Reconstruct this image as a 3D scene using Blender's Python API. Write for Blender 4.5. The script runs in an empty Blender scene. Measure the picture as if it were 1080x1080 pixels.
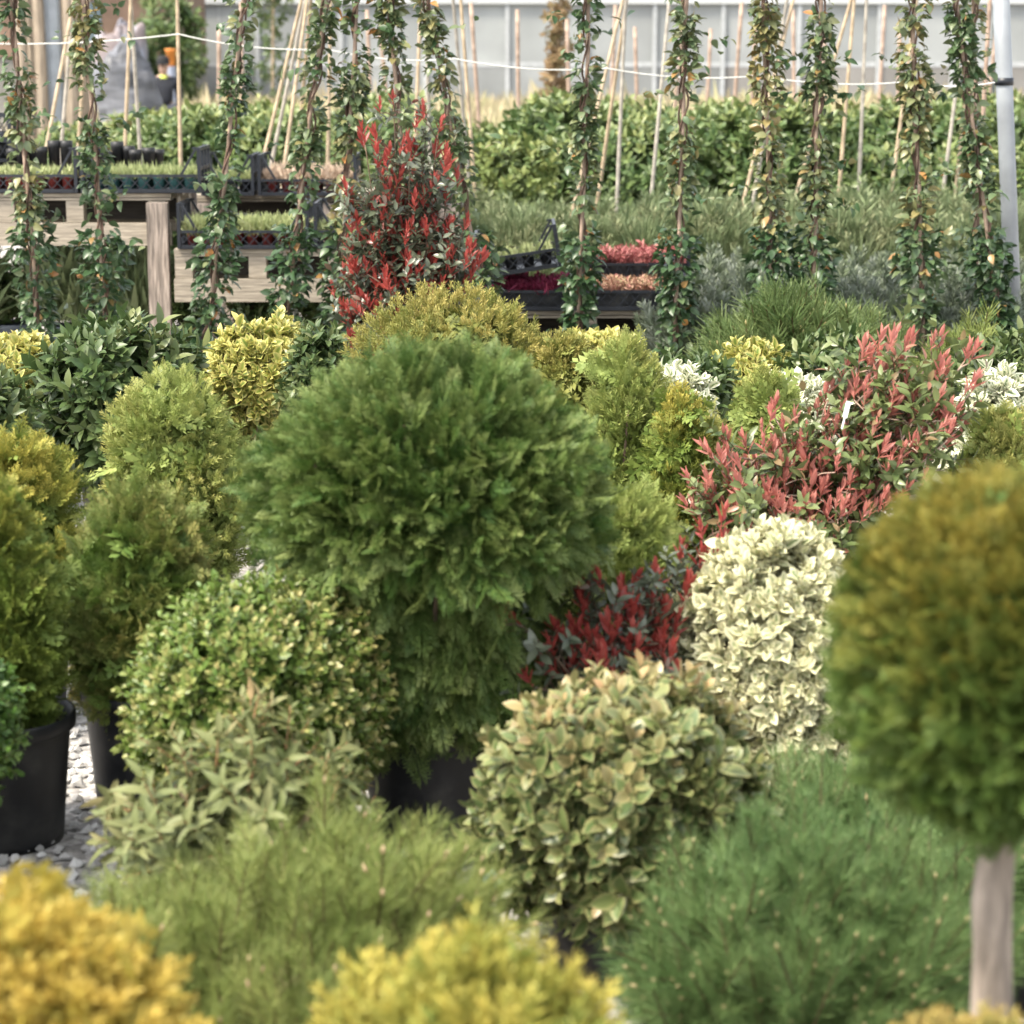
import bpy, math
import numpy as np
from mathutils import Vector

SC = bpy.context.scene
COL = SC.collection
RNG = np.random.default_rng(7)
R = math.radians

# ------------------------------------------------------------------ camera
F = 2400.0 / 1080.0            # focal length in frame widths
CAMH = 1.7
PITCH = math.atan(485 / 2400)
cp, sp = math.cos(PITCH), math.sin(PITCH)


def at(px, py, Y):
    """world point at distance Y (metres along the ground) seen at a photo pixel"""
    u, v = px - 540.0, py - 540.0
    dy = 2400 * cp - v * sp
    t = Y / dy
    return np.array([u * t, Y, CAMH + (-2400 * sp - v * cp) * t])


# ------------------------------------------------------------------ object helpers
def tag(o, label=None, cat=None, group=None, kind=None):
    if label: o['label'] = label
    if cat: o['category'] = cat
    if group: o['group'] = group
    if kind: o['kind'] = kind
    return o


def thing(name, label, cat, loc=(0, 0, 0), rz=0.0, group=None):
    o = bpy.data.objects.new(name, None)
    o.empty_display_size = 0.1
    COL.objects.link(o)
    o.location = [float(x) for x in loc]
    o.rotation_euler = (0, 0, rz)
    return tag(o, label, cat, group)


def copy_tree(o, parent=None):
    c = o.copy()
    COL.objects.link(c)
    if parent is not None:
        c.parent = parent
    for ch in list(o.children):
        copy_tree(ch, c)
    return c


def nrm(a):
    return a / np.maximum(np.linalg.norm(a, axis=-1, keepdims=True), 1e-9)


class MB:
    """collects polygons plus three per-vertex attributes (var, tip, edge)"""

    def __init__(s):
        s.V, s.Q, s.T, s.A, s.n = [], [], [], [], 0

    def add(s, V, Q=None, T=None, A=None):
        V = np.asarray(V, float).reshape(-1, 3)
        if A is None:
            A = np.zeros((len(V), 3))
        s.V.append(V); s.A.append(A)
        if Q is not None and len(Q): s.Q.append(np.asarray(Q, int).reshape(-1, 4) + s.n)
        if T is not None and len(T): s.T.append(np.asarray(T, int).reshape(-1, 3) + s.n)
        s.n += len(V)
        return s

    def arrays(s):
        V = np.concatenate(s.V); A = np.concatenate(s.A)
        Q = np.concatenate(s.Q) if s.Q else np.zeros((0, 4), int)
        T = np.concatenate(s.T) if s.T else np.zeros((0, 3), int)
        return V, Q, T, A

    def mesh(s, name, mat, smooth=False):
        V, Q, T, A = s.arrays()
        me = bpy.data.meshes.new(name)
        me.vertices.add(len(V))
        me.vertices.foreach_set('co', V.astype(np.float32).ravel())
        idx = np.concatenate([Q.ravel(), T.ravel()]).astype(np.int32)
        me.loops.add(len(idx))
        me.loops.foreach_set('vertex_index', idx)
        nq, nt = len(Q), len(T)
        me.polygons.add(nq + nt)
        st = np.concatenate([np.arange(nq) * 4, nq * 4 + np.arange(nt) * 3]).astype(np.int32)
        me.polygons.foreach_set('loop_start', st)
        me.update(calc_edges=True)
        sm = smooth or name in ('foliage', 'red_foliage', 'crown', 'seedling', 'seedlings', 'dry_grass')
        me.polygons.foreach_set('use_smooth', np.full(nq + nt, bool(sm)))
        for k, nm in enumerate(('var', 'tip', 'edge')):
            if np.any(A[:, k]):
                at_ = me.attributes.new(nm, 'FLOAT', 'POINT')
                at_.data.foreach_set('value', A[:, k].astype(np.float32))
        me.validate()
        if mat is not None:
            me.materials.append(mat)
        return me

    def build(s, name, mat, parent=None, smooth=False):
        o = bpy.data.objects.new(name, s.mesh(name, mat, smooth))
        COL.objects.link(o)
        if parent is not None:
            o.parent = parent
        return o

    # simple solids
    def box(s, lo, hi, M=None):
        x0, y0, z0 = lo; x1, y1, z1 = hi
        V = np.array([[x0, y0, z0], [x1, y0, z0], [x1, y1, z0], [x0, y1, z0],
                      [x0, y0, z1], [x1, y0, z1], [x1, y1, z1], [x0, y1, z1]], float)
        if M is not None: V = V @ M[:3, :3].T + M[:3, 3]
        Q = [[0, 3, 2, 1], [4, 5, 6, 7], [0, 1, 5, 4], [1, 2, 6, 5], [2, 3, 7, 6], [3, 0, 4, 7]]
        return s.add(V, Q)

    def tube(s, P, rad, n=6, A=(0, 0, 0), cap=True):
        P = np.asarray(P, float)
        m = len(P)
        rad = np.broadcast_to(np.asarray(rad, float), (m,))
        D = nrm(np.gradient(P, axis=0))
        ref = np.array([0.31, 0.2, 0.93]) if abs(D[0][2]) < .8 else np.array([1.0, .1, 0])
        X = nrm(np.cross(D, ref)); Yv = np.cross(D, X)
        th = np.linspace(0, 2 * np.pi, n, endpoint=False)
        V = P[:, None] + rad[:, None, None] * (np.cos(th)[None, :, None] * X[:, None] + np.sin(th)[None, :, None] * Yv[:, None])
        i = np.arange(m - 1)[:, None] * n; j = np.arange(n)[None]; k = (j + 1) % n
        Q = np.stack([i + j, i + k, i + n + k, i + n + j], -1).reshape(-1, 4)
        V = V.reshape(-1, 3); T = []
        if cap:
            V = np.concatenate([V, P[:1], P[-1:]])
            a, b = m * n, m * n + 1
            T = [[a, (q + 1) % n, q] for q in range(n)] + [[b, (m - 1) * n + q, (m - 1) * n + (q + 1) % n] for q in range(n)]
        return s.add(V, Q, T, np.broadcast_to(np.array(A, float), (len(V), 3)).copy())

    def lathe(s, prof, n=28, c=(0, 0, 0)):
        prof = np.asarray(prof, float); m = len(prof)
        th = np.linspace(0, 2 * np.pi, n, endpoint=False)
        V = np.stack([prof[:, 0][:, None] * np.cos(th), prof[:, 0][:, None] * np.sin(th),
                      np.repeat(prof[:, 1][:, None], n, 1)], -1) + np.array(c, float)
        i = np.arange(m - 1)[:, None] * n; j = np.arange(n)[None]; k = (j + 1) % n
        Q = np.stack([i + j, i + k, i + n + k, i + n + j], -1).reshape(-1, 4)
        return s.add(V.reshape(-1, 3), Q)


# ------------------------------------------------------------------ materials
def new_mat(name):
    m = bpy.data.materials.new(name)
    m.use_nodes = True
    nt = m.node_tree
    return m, nt, nt.nodes['Principled BSDF'], nt.nodes['Material Output']


def N(nt, typ, **kw):
    n = nt.nodes.new(typ)
    for k, v in kw.items(): setattr(n, k, v)
    return n


def ramp(nt, fac, stops):
    r = N(nt, 'ShaderNodeValToRGB')
    e = r.color_ramp.elements
    while len(e) < len(stops): e.new(0.5)
    for el, (p, c) in zip(e, stops):
        el.position = p; el.color = (*c, 1)
    nt.links.new(fac, r.inputs[0])
    return r.outputs[0]


def mix(nt, fac, a, b):
    m = N(nt, 'ShaderNodeMix', data_type='RGBA')
    for v, i in ((fac, 0), (a, 6), (b, 7)):
        if isinstance(v, (tuple, list)): m.inputs[i].default_value = (*v, 1)
        elif isinstance(v, (int, float)): m.inputs[i].default_value = v
        else: nt.links.new(v, m.inputs[i])
    return m.outputs[2]


def leaf_mat(name, cols, tipc=None, edgec=None, elo=.35, ehi=.65, twig=(.10, .065, .035), rough=.5, spec=.35, trans=.2, tw_amt=None):
    m, nt, bs, out = new_mat(name)
    L = nt.links.new
    av = N(nt, 'ShaderNodeAttribute', attribute_name='var')
    n = len(cols)
    c = ramp(nt, av.outputs['Fac'], [(i / max(n - 1, 1), k) for i, k in enumerate(cols)])
    ae = N(nt, 'ShaderNodeAttribute', attribute_name='edge')
    if edgec:
        mr = N(nt, 'ShaderNodeMapRange', interpolation_type='SMOOTHSTEP')
        mr.inputs[1].default_value = elo; mr.inputs[2].default_value = ehi
        L(ae.outputs['Fac'], mr.inputs[0])
        c = mix(nt, mr.outputs[0], c, edgec)
    if tipc:
        atp = N(nt, 'ShaderNodeAttribute', attribute_name='tip')
        c = mix(nt, atp.outputs['Fac'], c, tipc)
    lt = N(nt, 'ShaderNodeMath', operation='LESS_THAN')
    lt.inputs[1].default_value = -.5
    L(ae.outputs['Fac'], lt.inputs[0])
    c = mix(nt, lt.outputs[0], c, twig)
    L(c, bs.inputs['Base Color'])
    bs.inputs['Roughness'].default_value = rough
    bs.inputs['Specular IOR Level'].default_value = spec
    tr = N(nt, 'ShaderNodeBsdfTranslucent')
    L(c, tr.inputs[0])
    ms = N(nt, 'ShaderNodeMixShader')
    ms.inputs[0].default_value = trans
    L(bs.outputs[0], ms.inputs[1]); L(tr.outputs[0], ms.inputs[2])
    L(ms.outputs[0], out.inputs[0])
    return m


def plain(name, col, rough=.6, spec=.4, var=.12, scale=8.0, stretch=(1, 1, 1), bump=0.0, metal=0.0, col2=None):
    m, nt, bs, out = new_mat(name)
    L = nt.links.new
    tc = N(nt, 'ShaderNodeTexCoord'); mp = N(nt, 'ShaderNodeMapping')
    mp.inputs['Scale'].default_value = stretch
    L(tc.outputs['Object'], mp.inputs[0])
    nz = N(nt, 'ShaderNodeTexNoise')
    nz.inputs['Scale'].default_value = scale; nz.inputs['Detail'].default_value = 6
    L(mp.outputs[0], nz.inputs['Vector'])
    c2 = col2 or tuple(min(1, k * (1 + 3 * var)) for k in col)
    c1 = tuple(k * (1 - 2 * var) for k in col)
    c = ramp(nt, nz.outputs['Fac'], [(.3, c1), (.5, col), (.72, c2)])
    L(c, bs.inputs['Base Color'])
    bs.inputs['Roughness'].default_value = rough
    bs.inputs['Specular IOR Level'].default_value = spec
    bs.inputs['Metallic'].default_value = metal
    if bump:
        b = N(nt, 'ShaderNodeBump'); b.inputs['Strength'].default_value = bump; b.inputs['Distance'].default_value = .01
        L(nz.outputs['Fac'], b.inputs['Height']); L(b.outputs[0], bs.inputs['Normal'])
    return m


M = {}
M['globe'] = leaf_mat('thuja_globe_leaf', [(.028, .070, .014), (.056, .115, .022), (.108, .170, .036), (.21, .26, .08)], tipc=(.31, .345, .115), rough=.55, trans=.2)
M['thuja_gold'] = leaf_mat('thuja_gold_leaf', [(.09, .15, .025), (.17, .225, .042), (.28, .30, .07)], tipc=(.58, .46, .10), rough=.6)
M['thuja_lime'] = leaf_mat('thuja_lime_leaf', [(.15, .21, .05), (.25, .31, .08), (.36, .38, .12)], tipc=(.50, .44, .15), rough=.6)
M['thuja_green'] = leaf_mat('thuja_green_leaf', [(.07, .135, .024), (.13, .195, .04), (.21, .26, .07)], tipc=(.48, .36, .14), rough=.6)
M['standard'] = leaf_mat('standard_thuja_leaf', [(.04, .085, .014), (.085, .135, .024), (.16, .19, .04)], tipc=(.40, .27, .04), rough=.6)
M['gold'] = leaf_mat('golden_conifer_leaf', [(.26, .25, .055), (.42, .34, .06), (.54, .41, .085)], tipc=(.66, .48, .12), rough=.6, trans=.25)
M['goldgreen'] = leaf_mat('yellow_conifer_leaf', [(.12, .19, .04), (.31, .31, .06), (.52, .43, .09)], tipc=(.70, .54, .13), rough=.6, trans=.25)
M['orange'] = leaf_mat('orange_conifer_leaf', [(.10, .15, .035), (.18, .21, .05), (.28, .26, .065)], tipc=(.40, .27, .08), rough=.6)
M['juniper'] = leaf_mat('gold_juniper_leaf', [(.10, .13, .03), (.20, .215, .05), (.33, .31, .085)], tipc=(.52, .41, .13), rough=.6)
M['pine_lime'] = leaf_mat('pine_lime_needle', [(.11, .16, .038), (.20, .245, .065), (.36, .37, .12)], tipc=(.60, .42, .28), rough=.55)
M['pine_blue'] = leaf_mat('pine_blue_needle', [(.06, .12, .035), (.115, .185, .058), (.21, .275, .10)], tipc=(.42, .34, .18), rough=.55)
M['pine_far'] = leaf_mat('pine_far_needle', [(.07, .125, .035), (.13, .18, .06), (.24, .28, .10)], tipc=(.42, .36, .16), rough=.55)
M['box'] = leaf_mat('box_leaf', [(.07, .14, .025), (.15, .22, .045), (.29, .33, .095)], tipc=(.48, .38, .16), rough=.4, spec=.5)
M['box_dark'] = leaf_mat('box_dark_leaf', [(.04, .11, .02), (.09, .17, .035), (.18, .25, .07)], rough=.4, spec=.5)
M['laurel'] = leaf_mat('laurel_leaf', [(.04, .08, .025), (.08, .125, .04), (.15, .19, .07)], tipc=(.26, .27, .11), rough=.4, spec=.45, trans=.2)
M['willow'] = leaf_mat('long_leaf', [(.10, .13, .045), (.17, .19, .075), (.28, .275, .13)], tipc=(.50, .31, .17), twig=(.36, .20, .10), rough=.5, spec=.25)
M['vari'] = leaf_mat('variegated_leaf', [(.055, .10, .035), (.12, .165, .055), (.27, .29, .11)], edgec=(.36, .34, .15), elo=.6, ehi=1.1, tipc=(.58, .36, .19), rough=.36, spec=.5)
M['cream'] = leaf_mat('cream_leaf', [(.13, .21, .08), (.32, .36, .18), (.55, .54, .34)], edgec=(.66, .635, .41), elo=.4, ehi=.6, tipc=(.72, .69, .48), rough=.4, spec=.4)
M['white'] = leaf_mat('white_edged_leaf', [(.10, .18, .06), (.20, .28, .12), (.45, .48, .30)], edgec=(.72, .72, .55), elo=.3, ehi=.6, rough=.4, spec=.45)
M['yellow'] = leaf_mat('yellow_leaf', [(.10, .19, .04), (.20, .26, .05), (.46, .44, .12)], edgec=(.56, .51, .17), elo=.3, ehi=.9, tipc=(.74, .66, .24), rough=.4, spec=.45)
M['red_dark'] = leaf_mat('photinia_dark_leaf', [(.06, .08, .05), (.10, .12, .075), (.18, .20, .14)], tipc=(.22, .06, .05), rough=.3, spec=.6, trans=.2)
M['red'] = leaf_mat('photinia_red_shoot', [(.30, .045, .04), (.40, .075, .06), (.47, .14, .11)], rough=.38, spec=.5, trans=.4, twig=(.35, .06, .04))
M['pink_dark'] = leaf_mat('photinia_green_leaf', [(.075, .115, .038), (.14, .18, .065), (.22, .26, .105)], tipc=(.36, .14, .10), rough=.35, spec=.5, trans=.25)
M['pink'] = leaf_mat('photinia_pink_shoot', [(.44, .14, .115), (.54, .21, .17), (.58, .30, .235)], rough=.4, spec=.45, trans=.4, twig=(.45, .15, .11))
M['vine'] = leaf_mat('climber_leaf', [(.045, .09, .035), (.08, .13, .055), (.15, .19, .09), (.22, .20, .08), (.30, .22, .09)], tipc=(.45, .20, .06), rough=.38, spec=.5, twig=(.24, .13, .09))
M['hedge'] = leaf_mat('broad_green_leaf', [(.045, .095, .032), (.095, .155, .05), (.19, .24, .085)], tipc=(.32, .34, .12), rough=.4, spec=.5)
M['hedge_lime'] = leaf_mat('lime_broad_leaf', [(.09, .15, .045), (.16, .21, .065), (.26, .29, .10)], tipc=(.34, .34, .12), rough=.45)
M['feather'] = leaf_mat('feathery_leaf', [(.10, .145, .065), (.16, .205, .095), (.24, .27, .145)], tipc=(.34, .34, .19), rough=.6)
M['lavender'] = leaf_mat('lavender_leaf', [(.09, .135, .07), (.15, .195, .105), (.23, .26, .17)], tipc=(.29, .31, .28), rough=.6)
M['seed_pale'] = leaf_mat('pale_seedling_leaf', [(.26, .32, .13), (.38, .42, .20), (.52, .50, .28)], rough=.6)
M['seed_pink'] = leaf_mat('pink_seedling_leaf', [(.30, .09, .09), (.38, .13, .125), (.38, .21, .16)], rough=.6)
M['seed_purple'] = leaf_mat('purple_seedling_leaf', [(.22, .03, .07), (.34, .05, .11), (.44, .10, .15)], rough=.6)
M['seed_beige'] = leaf_mat('beige_seedling_leaf', [(.42, .32, .24), (.52, .40, .30), (.58, .47, .36)], rough=.7)
M['seed_mixed'] = leaf_mat('mixed_seedling_leaf', [(.34, .12, .11), (.40, .24, .16), (.34, .34, .16)], rough=.6)
M['dry'] = leaf_mat('dry_grass_blade', [(.36, .30, .19), (.48, .41, .27), (.40, .42, .20)], rough=.8, spec=.1)
M['rose'] = leaf_mat('dry_brown_leaf', [(.20, .13, .07), (.30, .21, .11), (.20, .22, .10)], rough=.7)

M['pot'] = plain('black_pot_plastic', (.013, .014, .017), rough=.5, spec=.4, var=.3, scale=11, bump=.15, col2=(.045, .044, .042))
M['pot_grey'] = plain('grey_pot_plastic', (.085, .10, .12), rough=.5, var=.1)
M['pot_red'] = plain('red_pot_plastic', (.30, .055, .045), rough=.5, var=.15)
M['pot_teal'] = plain('teal_pot_plastic', (.10, .25, .25), rough=.5, var=.12)
M['crate'] = plain('black_crate_plastic', (.016, .019, .026), rough=.42, spec=.45, var=.15)
M['soil'] = plain('potting_soil', (.035, .025, .018), rough=.95, var=.3, scale=60, bump=.8)
M['bark'] = plain('brown_bark', (.13, .09, .06), rough=.9, var=.25, scale=10, stretch=(4, 4, 1), bump=.5)
M['bark_pale'] = plain('pale_bark', (.23, .19, .155), rough=.9, var=.28, scale=14, stretch=(3, 3, .6), bump=1.0)
M['vine_bark'] = plain('vine_bark', (.12, .075, .055), rough=.9, var=.2, scale=20)
M['wood'] = plain('weathered_wood', (.30, .26, .205), rough=.85, var=.16, scale=6, stretch=(1.2, 14, 14), bump=.35)
M['wood_shade'] = plain('shaded_gap_wood', (.03, .026, .022), rough=.9, var=.16, scale=6, stretch=(1.2, 14, 14), bump=.35)  # wood colour darkened to stand in for shade inside the pallets
M['wood_post'] = plain('weathered_post_wood', (.235, .195, .165), rough=.85, var=.28, scale=6, stretch=(14, 14, 1.2), bump=.35)
M['bamboo'] = plain('bamboo_cane', (.40, .31, .205), rough=.5, var=.14, scale=5, stretch=(1, 1, 3))
M['bamboo_grey'] = plain('grey_bamboo_cane', (.38, .345, .29), rough=.6, var=.14, scale=5, stretch=(1, 1, 3))
M['cane_pink'] = plain('brown_cane', (.34, .245, .185), rough=.65, var=.16, scale=5, stretch=(1, 1, 3))
M['steel'] = plain('galvanised_steel', (.27, .29, .31), rough=.5, var=.08, scale=5, metal=.2)
M['string'] = plain('white_string', (.62, .62, .58), rough=.7, var=.03)
M['tag'] = plain('white_label_plastic', (.82, .82, .80), rough=.5, var=.03)


# ------------------------------------------------------------------ templates (V, Q, T, A) ; A = var, tip, edge
def leaf_tpl(Ln=1.0, W=.4, fold=.16, curl=.2, rows=5, peak=.45, tip=0.0):
    t = np.linspace(0, 1, rows)
    k = math.log(.5) / math.log(peak)
    w = W * .5 * np.maximum(np.sin(np.pi * np.clip(t, 0, 1) ** k), 0) ** .85 + .012 * W
    z = -curl * t ** 2
    V = []; A = []
    for i in range(rows):
        V += [[-w[i], t[i], z[i] + fold * w[i] * 2], [0, t[i], z[i]], [w[i], t[i], z[i] + fold * w[i] * 2]]
        e = 1.0
        A += [[0, tip, e], [0, tip, 0.25 if 0 < i < rows - 1 else .9], [0, tip, e]]
    Q = []
    for i in range(rows - 1):
        a = i * 3
        Q += [[a, a + 1, a + 4, a + 3], [a + 1, a + 2, a + 5, a + 4]]
    return np.array(V) * Ln, np.array(Q), np.zeros((0, 3), int), np.array(A, float)


def frame(D, Nn):
    D = nrm(np.asarray(D, float)); Nn = np.asarray(Nn, float)
    Z = nrm(Nn - (Nn * D).sum(-1, keepdims=True) * D)
    X = np.cross(D, Z)
    return np.stack([X, D, Z], -1)      # columns


def inst(mb, tpl, P, D, Nn, S, var, tip=None, vmix=.5):
    """copies of a template into one mesh"""
    V, Q, T, A = tpl
    P = np.asarray(P, float); n = len(P)
    if n == 0: return
    Mx = frame(D, Nn)
    S = np.broadcast_to(np.asarray(S, float), (n,))
    W = np.einsum('nij,vj->nvi', Mx, V) * S[:, None, None] + P[:, None]
    nv = len(V)
    off = (np.arange(n) * nv)[:, None, None]
    AA = np.repeat(A[None], n, 0).copy()
    AA[:, :, 0] = np.clip(AA[:, :, 0] * vmix + np.asarray(var)[:, None] * (1 - vmix), 0.001, 1)
    if tip is not None:
        AA[:, :, 1] = np.clip(AA[:, :, 1] * np.asarray(tip)[:, None], 0, 1)
    mb.add(W.reshape(-1, 3), (Q[None] + off).reshape(-1, 4) if len(Q) else None,
           (T[None] + off).reshape(-1, 3) if len(T) else None, AA.reshape(-1, 3))


def sprig_tpl(rng, n=9, stem=.09, leaf=None, lsize=(.045, .065), ang=(35, 70), tipfrom=.6, stem_r=.0016, whorl=False, tipamt=1.0, lift=0.2):
    """a twig along +Y with n leaves in a spiral"""
    mb = MB()
    bend = rng.normal(0, .08, 2)
    def axis(t): return np.array([bend[0] * stem * t * t, stem * t, bend[1] * stem * t * t])
    pts = np.array([axis(t) for t in (0, .5, 1)])
    mb.tube(pts, [stem_r, stem_r * .8, stem_r * .5], n=3, A=(.5, 0, -1), cap=False)
    for i in range(n):
        t = (i + .6) / n
        ph = i * 2.4 + rng.uniform(-.4, .4)
        a = R(ang[1] + (ang[0] - ang[1]) * t) * rng.uniform(.8, 1.15)
        rad = np.array([math.cos(ph), 0, math.sin(ph)])
        D = rad * math.sin(a) + np.array([0, math.cos(a), 0])
        Nn = np.array([0, 1, 0]) * math.sin(a) - rad * math.cos(a) + rng.normal(0, lift, 3)
        s = rng.uniform(*lsize) * (1 - .35 * max(0, t - .6) / .4)
        tip = tipamt * max(0.0, (t - tipfrom) / (1 - tipfrom)) if tipfrom < 1 else 0
        V, Q, T, A = leaf
        A2 = A.copy(); A2[:, 0] = rng.uniform(0, 1); A2[:, 1] = tip
        Mx = frame(D[None], Nn[None])[0]
        mb.add(V @ Mx.T * s + axis(t), Q, T, A2)
    return mb.arrays()


def blade(mb, a, b, w, nn, var, tip0, tip1):
    a = np.asarray(a, float); b = np.asarray(b, float)
    x = np.cross(b - a, nn); x = x / (np.linalg.norm(x) + 1e-9) * w
    m = a + (b - a) * .45
    mb.add([a, m - x, b, m + x], [[0, 1, 2, 3]], None, np.array([[var, tip0, 0], [var, (tip0 + tip1) / 2, 0], [var, tip1, 0], [var, (tip0 + tip1) / 2, 0]]))


def frond_tpl(rng, sides=7, subs=4, wid=.028, droop=.18, spread=42, tip=1.0, cup=.12):
    """flat branching conifer spray, unit length along +Y"""
    mb = MB()
    nn = np.array([0, 0, 1.0])
    def P(x, y): return np.array([x, y, -droop * y * y + cup * abs(x) + .0])
    blade(mb, P(0, 0), P(0, 1), wid * .9, nn, .4, 0, tip)
    for i in range(sides * 2):
        t = .12 + .80 * (i + rng.uniform(-.3, .3)) / (sides * 2)
        s = 1 if i % 2 else -1
        ln = (.52 * (1 - t) + .10) * rng.uniform(.8, 1.15)
        a = R(spread) * rng.uniform(.8, 1.15)
        dx, dy = s * math.sin(a), math.cos(a)
        b = (dx * ln, t + dy * ln)
        v = rng.uniform(.1, 1)
        blade(mb, P(0, t), P(*b) + [0, 0, rng.normal(0, .03)], wid, nn + rng.normal(0, .25, 3), v, t * .3 * tip, tip * min(1, t + .45))
        for k in range(int(subs * (ln / .5) + .5)):
            u = (k + .6) / (subs * (ln / .5) + .6)
            q = (dx * ln * u, t + dy * ln * u)
            for s2 in ((1, -1) if k % 2 else (-1, 1))[:2]:
                a2 = a * s + s2 * R(38) * rng.uniform(.8, 1.2)
                l2 = (.17 * (1 - u) + .06) * rng.uniform(.8, 1.2)
                e = (q[0] + math.sin(a2) * l2, q[1] + math.cos(a2) * l2)
                blade(mb, P(*q), P(*e) + [0, 0, rng.normal(0, .03)], wid * .85, nn + rng.normal(0, .3, 3), v * .7 + rng.uniform(0, .3), t * .3 * tip, tip * min(1, t * .6 + u * .5))
    return mb.arrays()


def tuft_tpl(rng, n=16, wid=.05, ang=38):
    """feathery upright tip, blades all round the axis, unit length"""
    mb = MB()
    blade(mb, (0, 0, 0), (0, 1, 0), wid, np.array([0, .1, 1.]), .5, 0, 1)
    for i in range(n):
        t = .1 + .8 * i / n
        ph = i * 2.4
        a = R(ang) * rng.uniform(.7, 1.2)
        d = np.array([math.cos(ph) * math.sin(a), math.cos(a), math.sin(ph) * math.sin(a)])
        l = (.42 * (1 - t) + .16) * rng.uniform(.8, 1.2)
        p = np.array([0, t, 0.])
        v = rng.uniform(0, 1)
        blade(mb, p, p + d * l, wid * .8, rng.normal(0, 1, 3), v, t * .4, min(1, t + .4))
    return mb.arrays()


def pine_tpl(rng, n=80, stem=1.0, needle=.5, wid=.008, bud=True):
    """pine shoot of unit length, needles leaning forward"""
    mb = MB()
    mb.tube([[0, 0, 0], [0, .5, 0], [0, stem, 0]], [.022, .02, .016], n=4, A=(.5, 0, -1), cap=False)
    if bud:
        mb.tube([[0, stem, 0], [0, stem + .06, 0], [0, stem + .13, 0]], [.018, .028, .004], n=5, A=(.5, 1, 0))
    for i in range(n):
        t = .05 + .95 * i / n
        ph = i * 2.4 + rng.uniform(-.3, .3)
        a = R(62 - 34 * t) * rng.uniform(.8, 1.2)
        d = np.array([math.cos(ph) * math.sin(a), math.cos(a), math.sin(ph) * math.sin(a)])
        p = np.array([0, t * stem, 0])
        l = needle * rng.uniform(.8, 1.1)
        x = nrm(np.cross(d, rng.normal(0, 1, 3))) * wid
        e = p + d * l
        v = rng.uniform(0, 1)
        A = np.array([[v, 0, 0]] * 4)
        mb.add([p - x, p + x, e + x * .4, e - x * .4], [[0, 1, 2, 3]], None, A)
    return mb.arrays()


LEAF = leaf_tpl(W=.42, rows=5)
LEAF_LO = leaf_tpl(W=.45, rows=4)
LEAF_OV = leaf_tpl(W=.55, rows=5, peak=.5)
LEAF_OV_LO = leaf_tpl(W=.6, rows=4, peak=.5)
LEAF_LONG = leaf_tpl(W=.30, rows=6, curl=.35)
LEAF_SLIM = leaf_tpl(W=.30, rows=4, curl=-.1, fold=.3)
LEAF_VINE = leaf_tpl(W=.62, rows=5, peak=.42, curl=.3)
tr = np.random.default_rng(11)
T_frond_fine = [frond_tpl(tr, 8, 3, wid=.017, spread=33, droop=.25) for _ in range(5)]
T_frond_lace = [frond_tpl(tr, 9, 5, wid=.016, droop=.35, spread=42) for _ in range(4)]
T_frond_mid = [frond_tpl(tr, 6, 3, wid=.024, spread=35) for _ in range(4)]
T_frond_lo = [frond_tpl(tr, 5, 1, wid=.06) for _ in range(4)]
T_tuft = [tuft_tpl(tr) for _ in range(4)]
T_pine = [pine_tpl(tr, 120, needle=.42, wid=.0065) for _ in range(4)]
T_pine_lo = [pine_tpl(tr, 55, needle=.5, wid=.014) for _ in range(3)]
T_laurel = [sprig_tpl(tr, 9, .085, LEAF, (.036, .074), (25, 75), .75) for _ in range(5)]
T_hedge = [sprig_tpl(tr, 8, .14, LEAF_LO, (.08, .12), (25, 80), .55) for _ in range(4)]
T_box = [sprig_tpl(tr, 12, .06, LEAF_OV_LO, (.016, .024), (25, 70), .7, stem_r=.001) for _ in range(4)]
T_euon = [sprig_tpl(tr, 9, .05, LEAF_OV, (.022, .045), (15, 70), .7, stem_r=.0014) for _ in range(5)]
T_euon_lo = [sprig_tpl(tr, 8, .05, LEAF_OV_LO, (.035, .05), (15, 70), .6, stem_r=.0014) for _ in range(4)]
T_vari = [sprig_tpl(tr, 9, .07, LEAF_OV, (.028, .063), (20, 75), .65, stem_r=.0018) for _ in range(5)]
T_willow = [sprig_tpl(tr, 10, .10, LEAF_LONG, (.04, .085), (25, 100), .6, stem_r=.0024, tipamt=.7) for _ in range(4)]
T_phot = [sprig_tpl(tr, 8, .10, LEAF, (.05, .068), (40, 80), .7, stem_r=.002) for _ in range(4)]
T_redshoot = [sprig_tpl(tr, 8, .05, LEAF_SLIM, (.030, .050), (12, 58), 1.0, stem_r=.0018) for _ in range(5)]


# ------------------------------------------------------------------ shells
def smooth_prof(prof, n=48):
    p = np.asarray(prof, float)
    d = np.concatenate([[0], np.cumsum(np.linalg.norm(np.diff(p, axis=0), axis=1))])
    out = []
    for s in np.linspace(0, d[-1], n):
        i = min(np.searchsorted(d, s, 'right') - 1, len(p) - 2)
        u = (s - d[i]) / (d[i + 1] - d[i])
        p0 = p[max(i - 1, 0)]; p1 = p[i]; p2 = p[i + 1]; p3 = p[min(i + 2, len(p) - 1)]
        out.append(.5 * (2 * p1 + (p2 - p0) * u + (2 * p0 - 5 * p1 + 4 * p2 - p3) * u * u + (3 * p1 - p0 - 3 * p2 + p3) * u ** 3))
    out = np.array(out); out[:, 0] = np.maximum(out[:, 0], 0)
    return out


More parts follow.
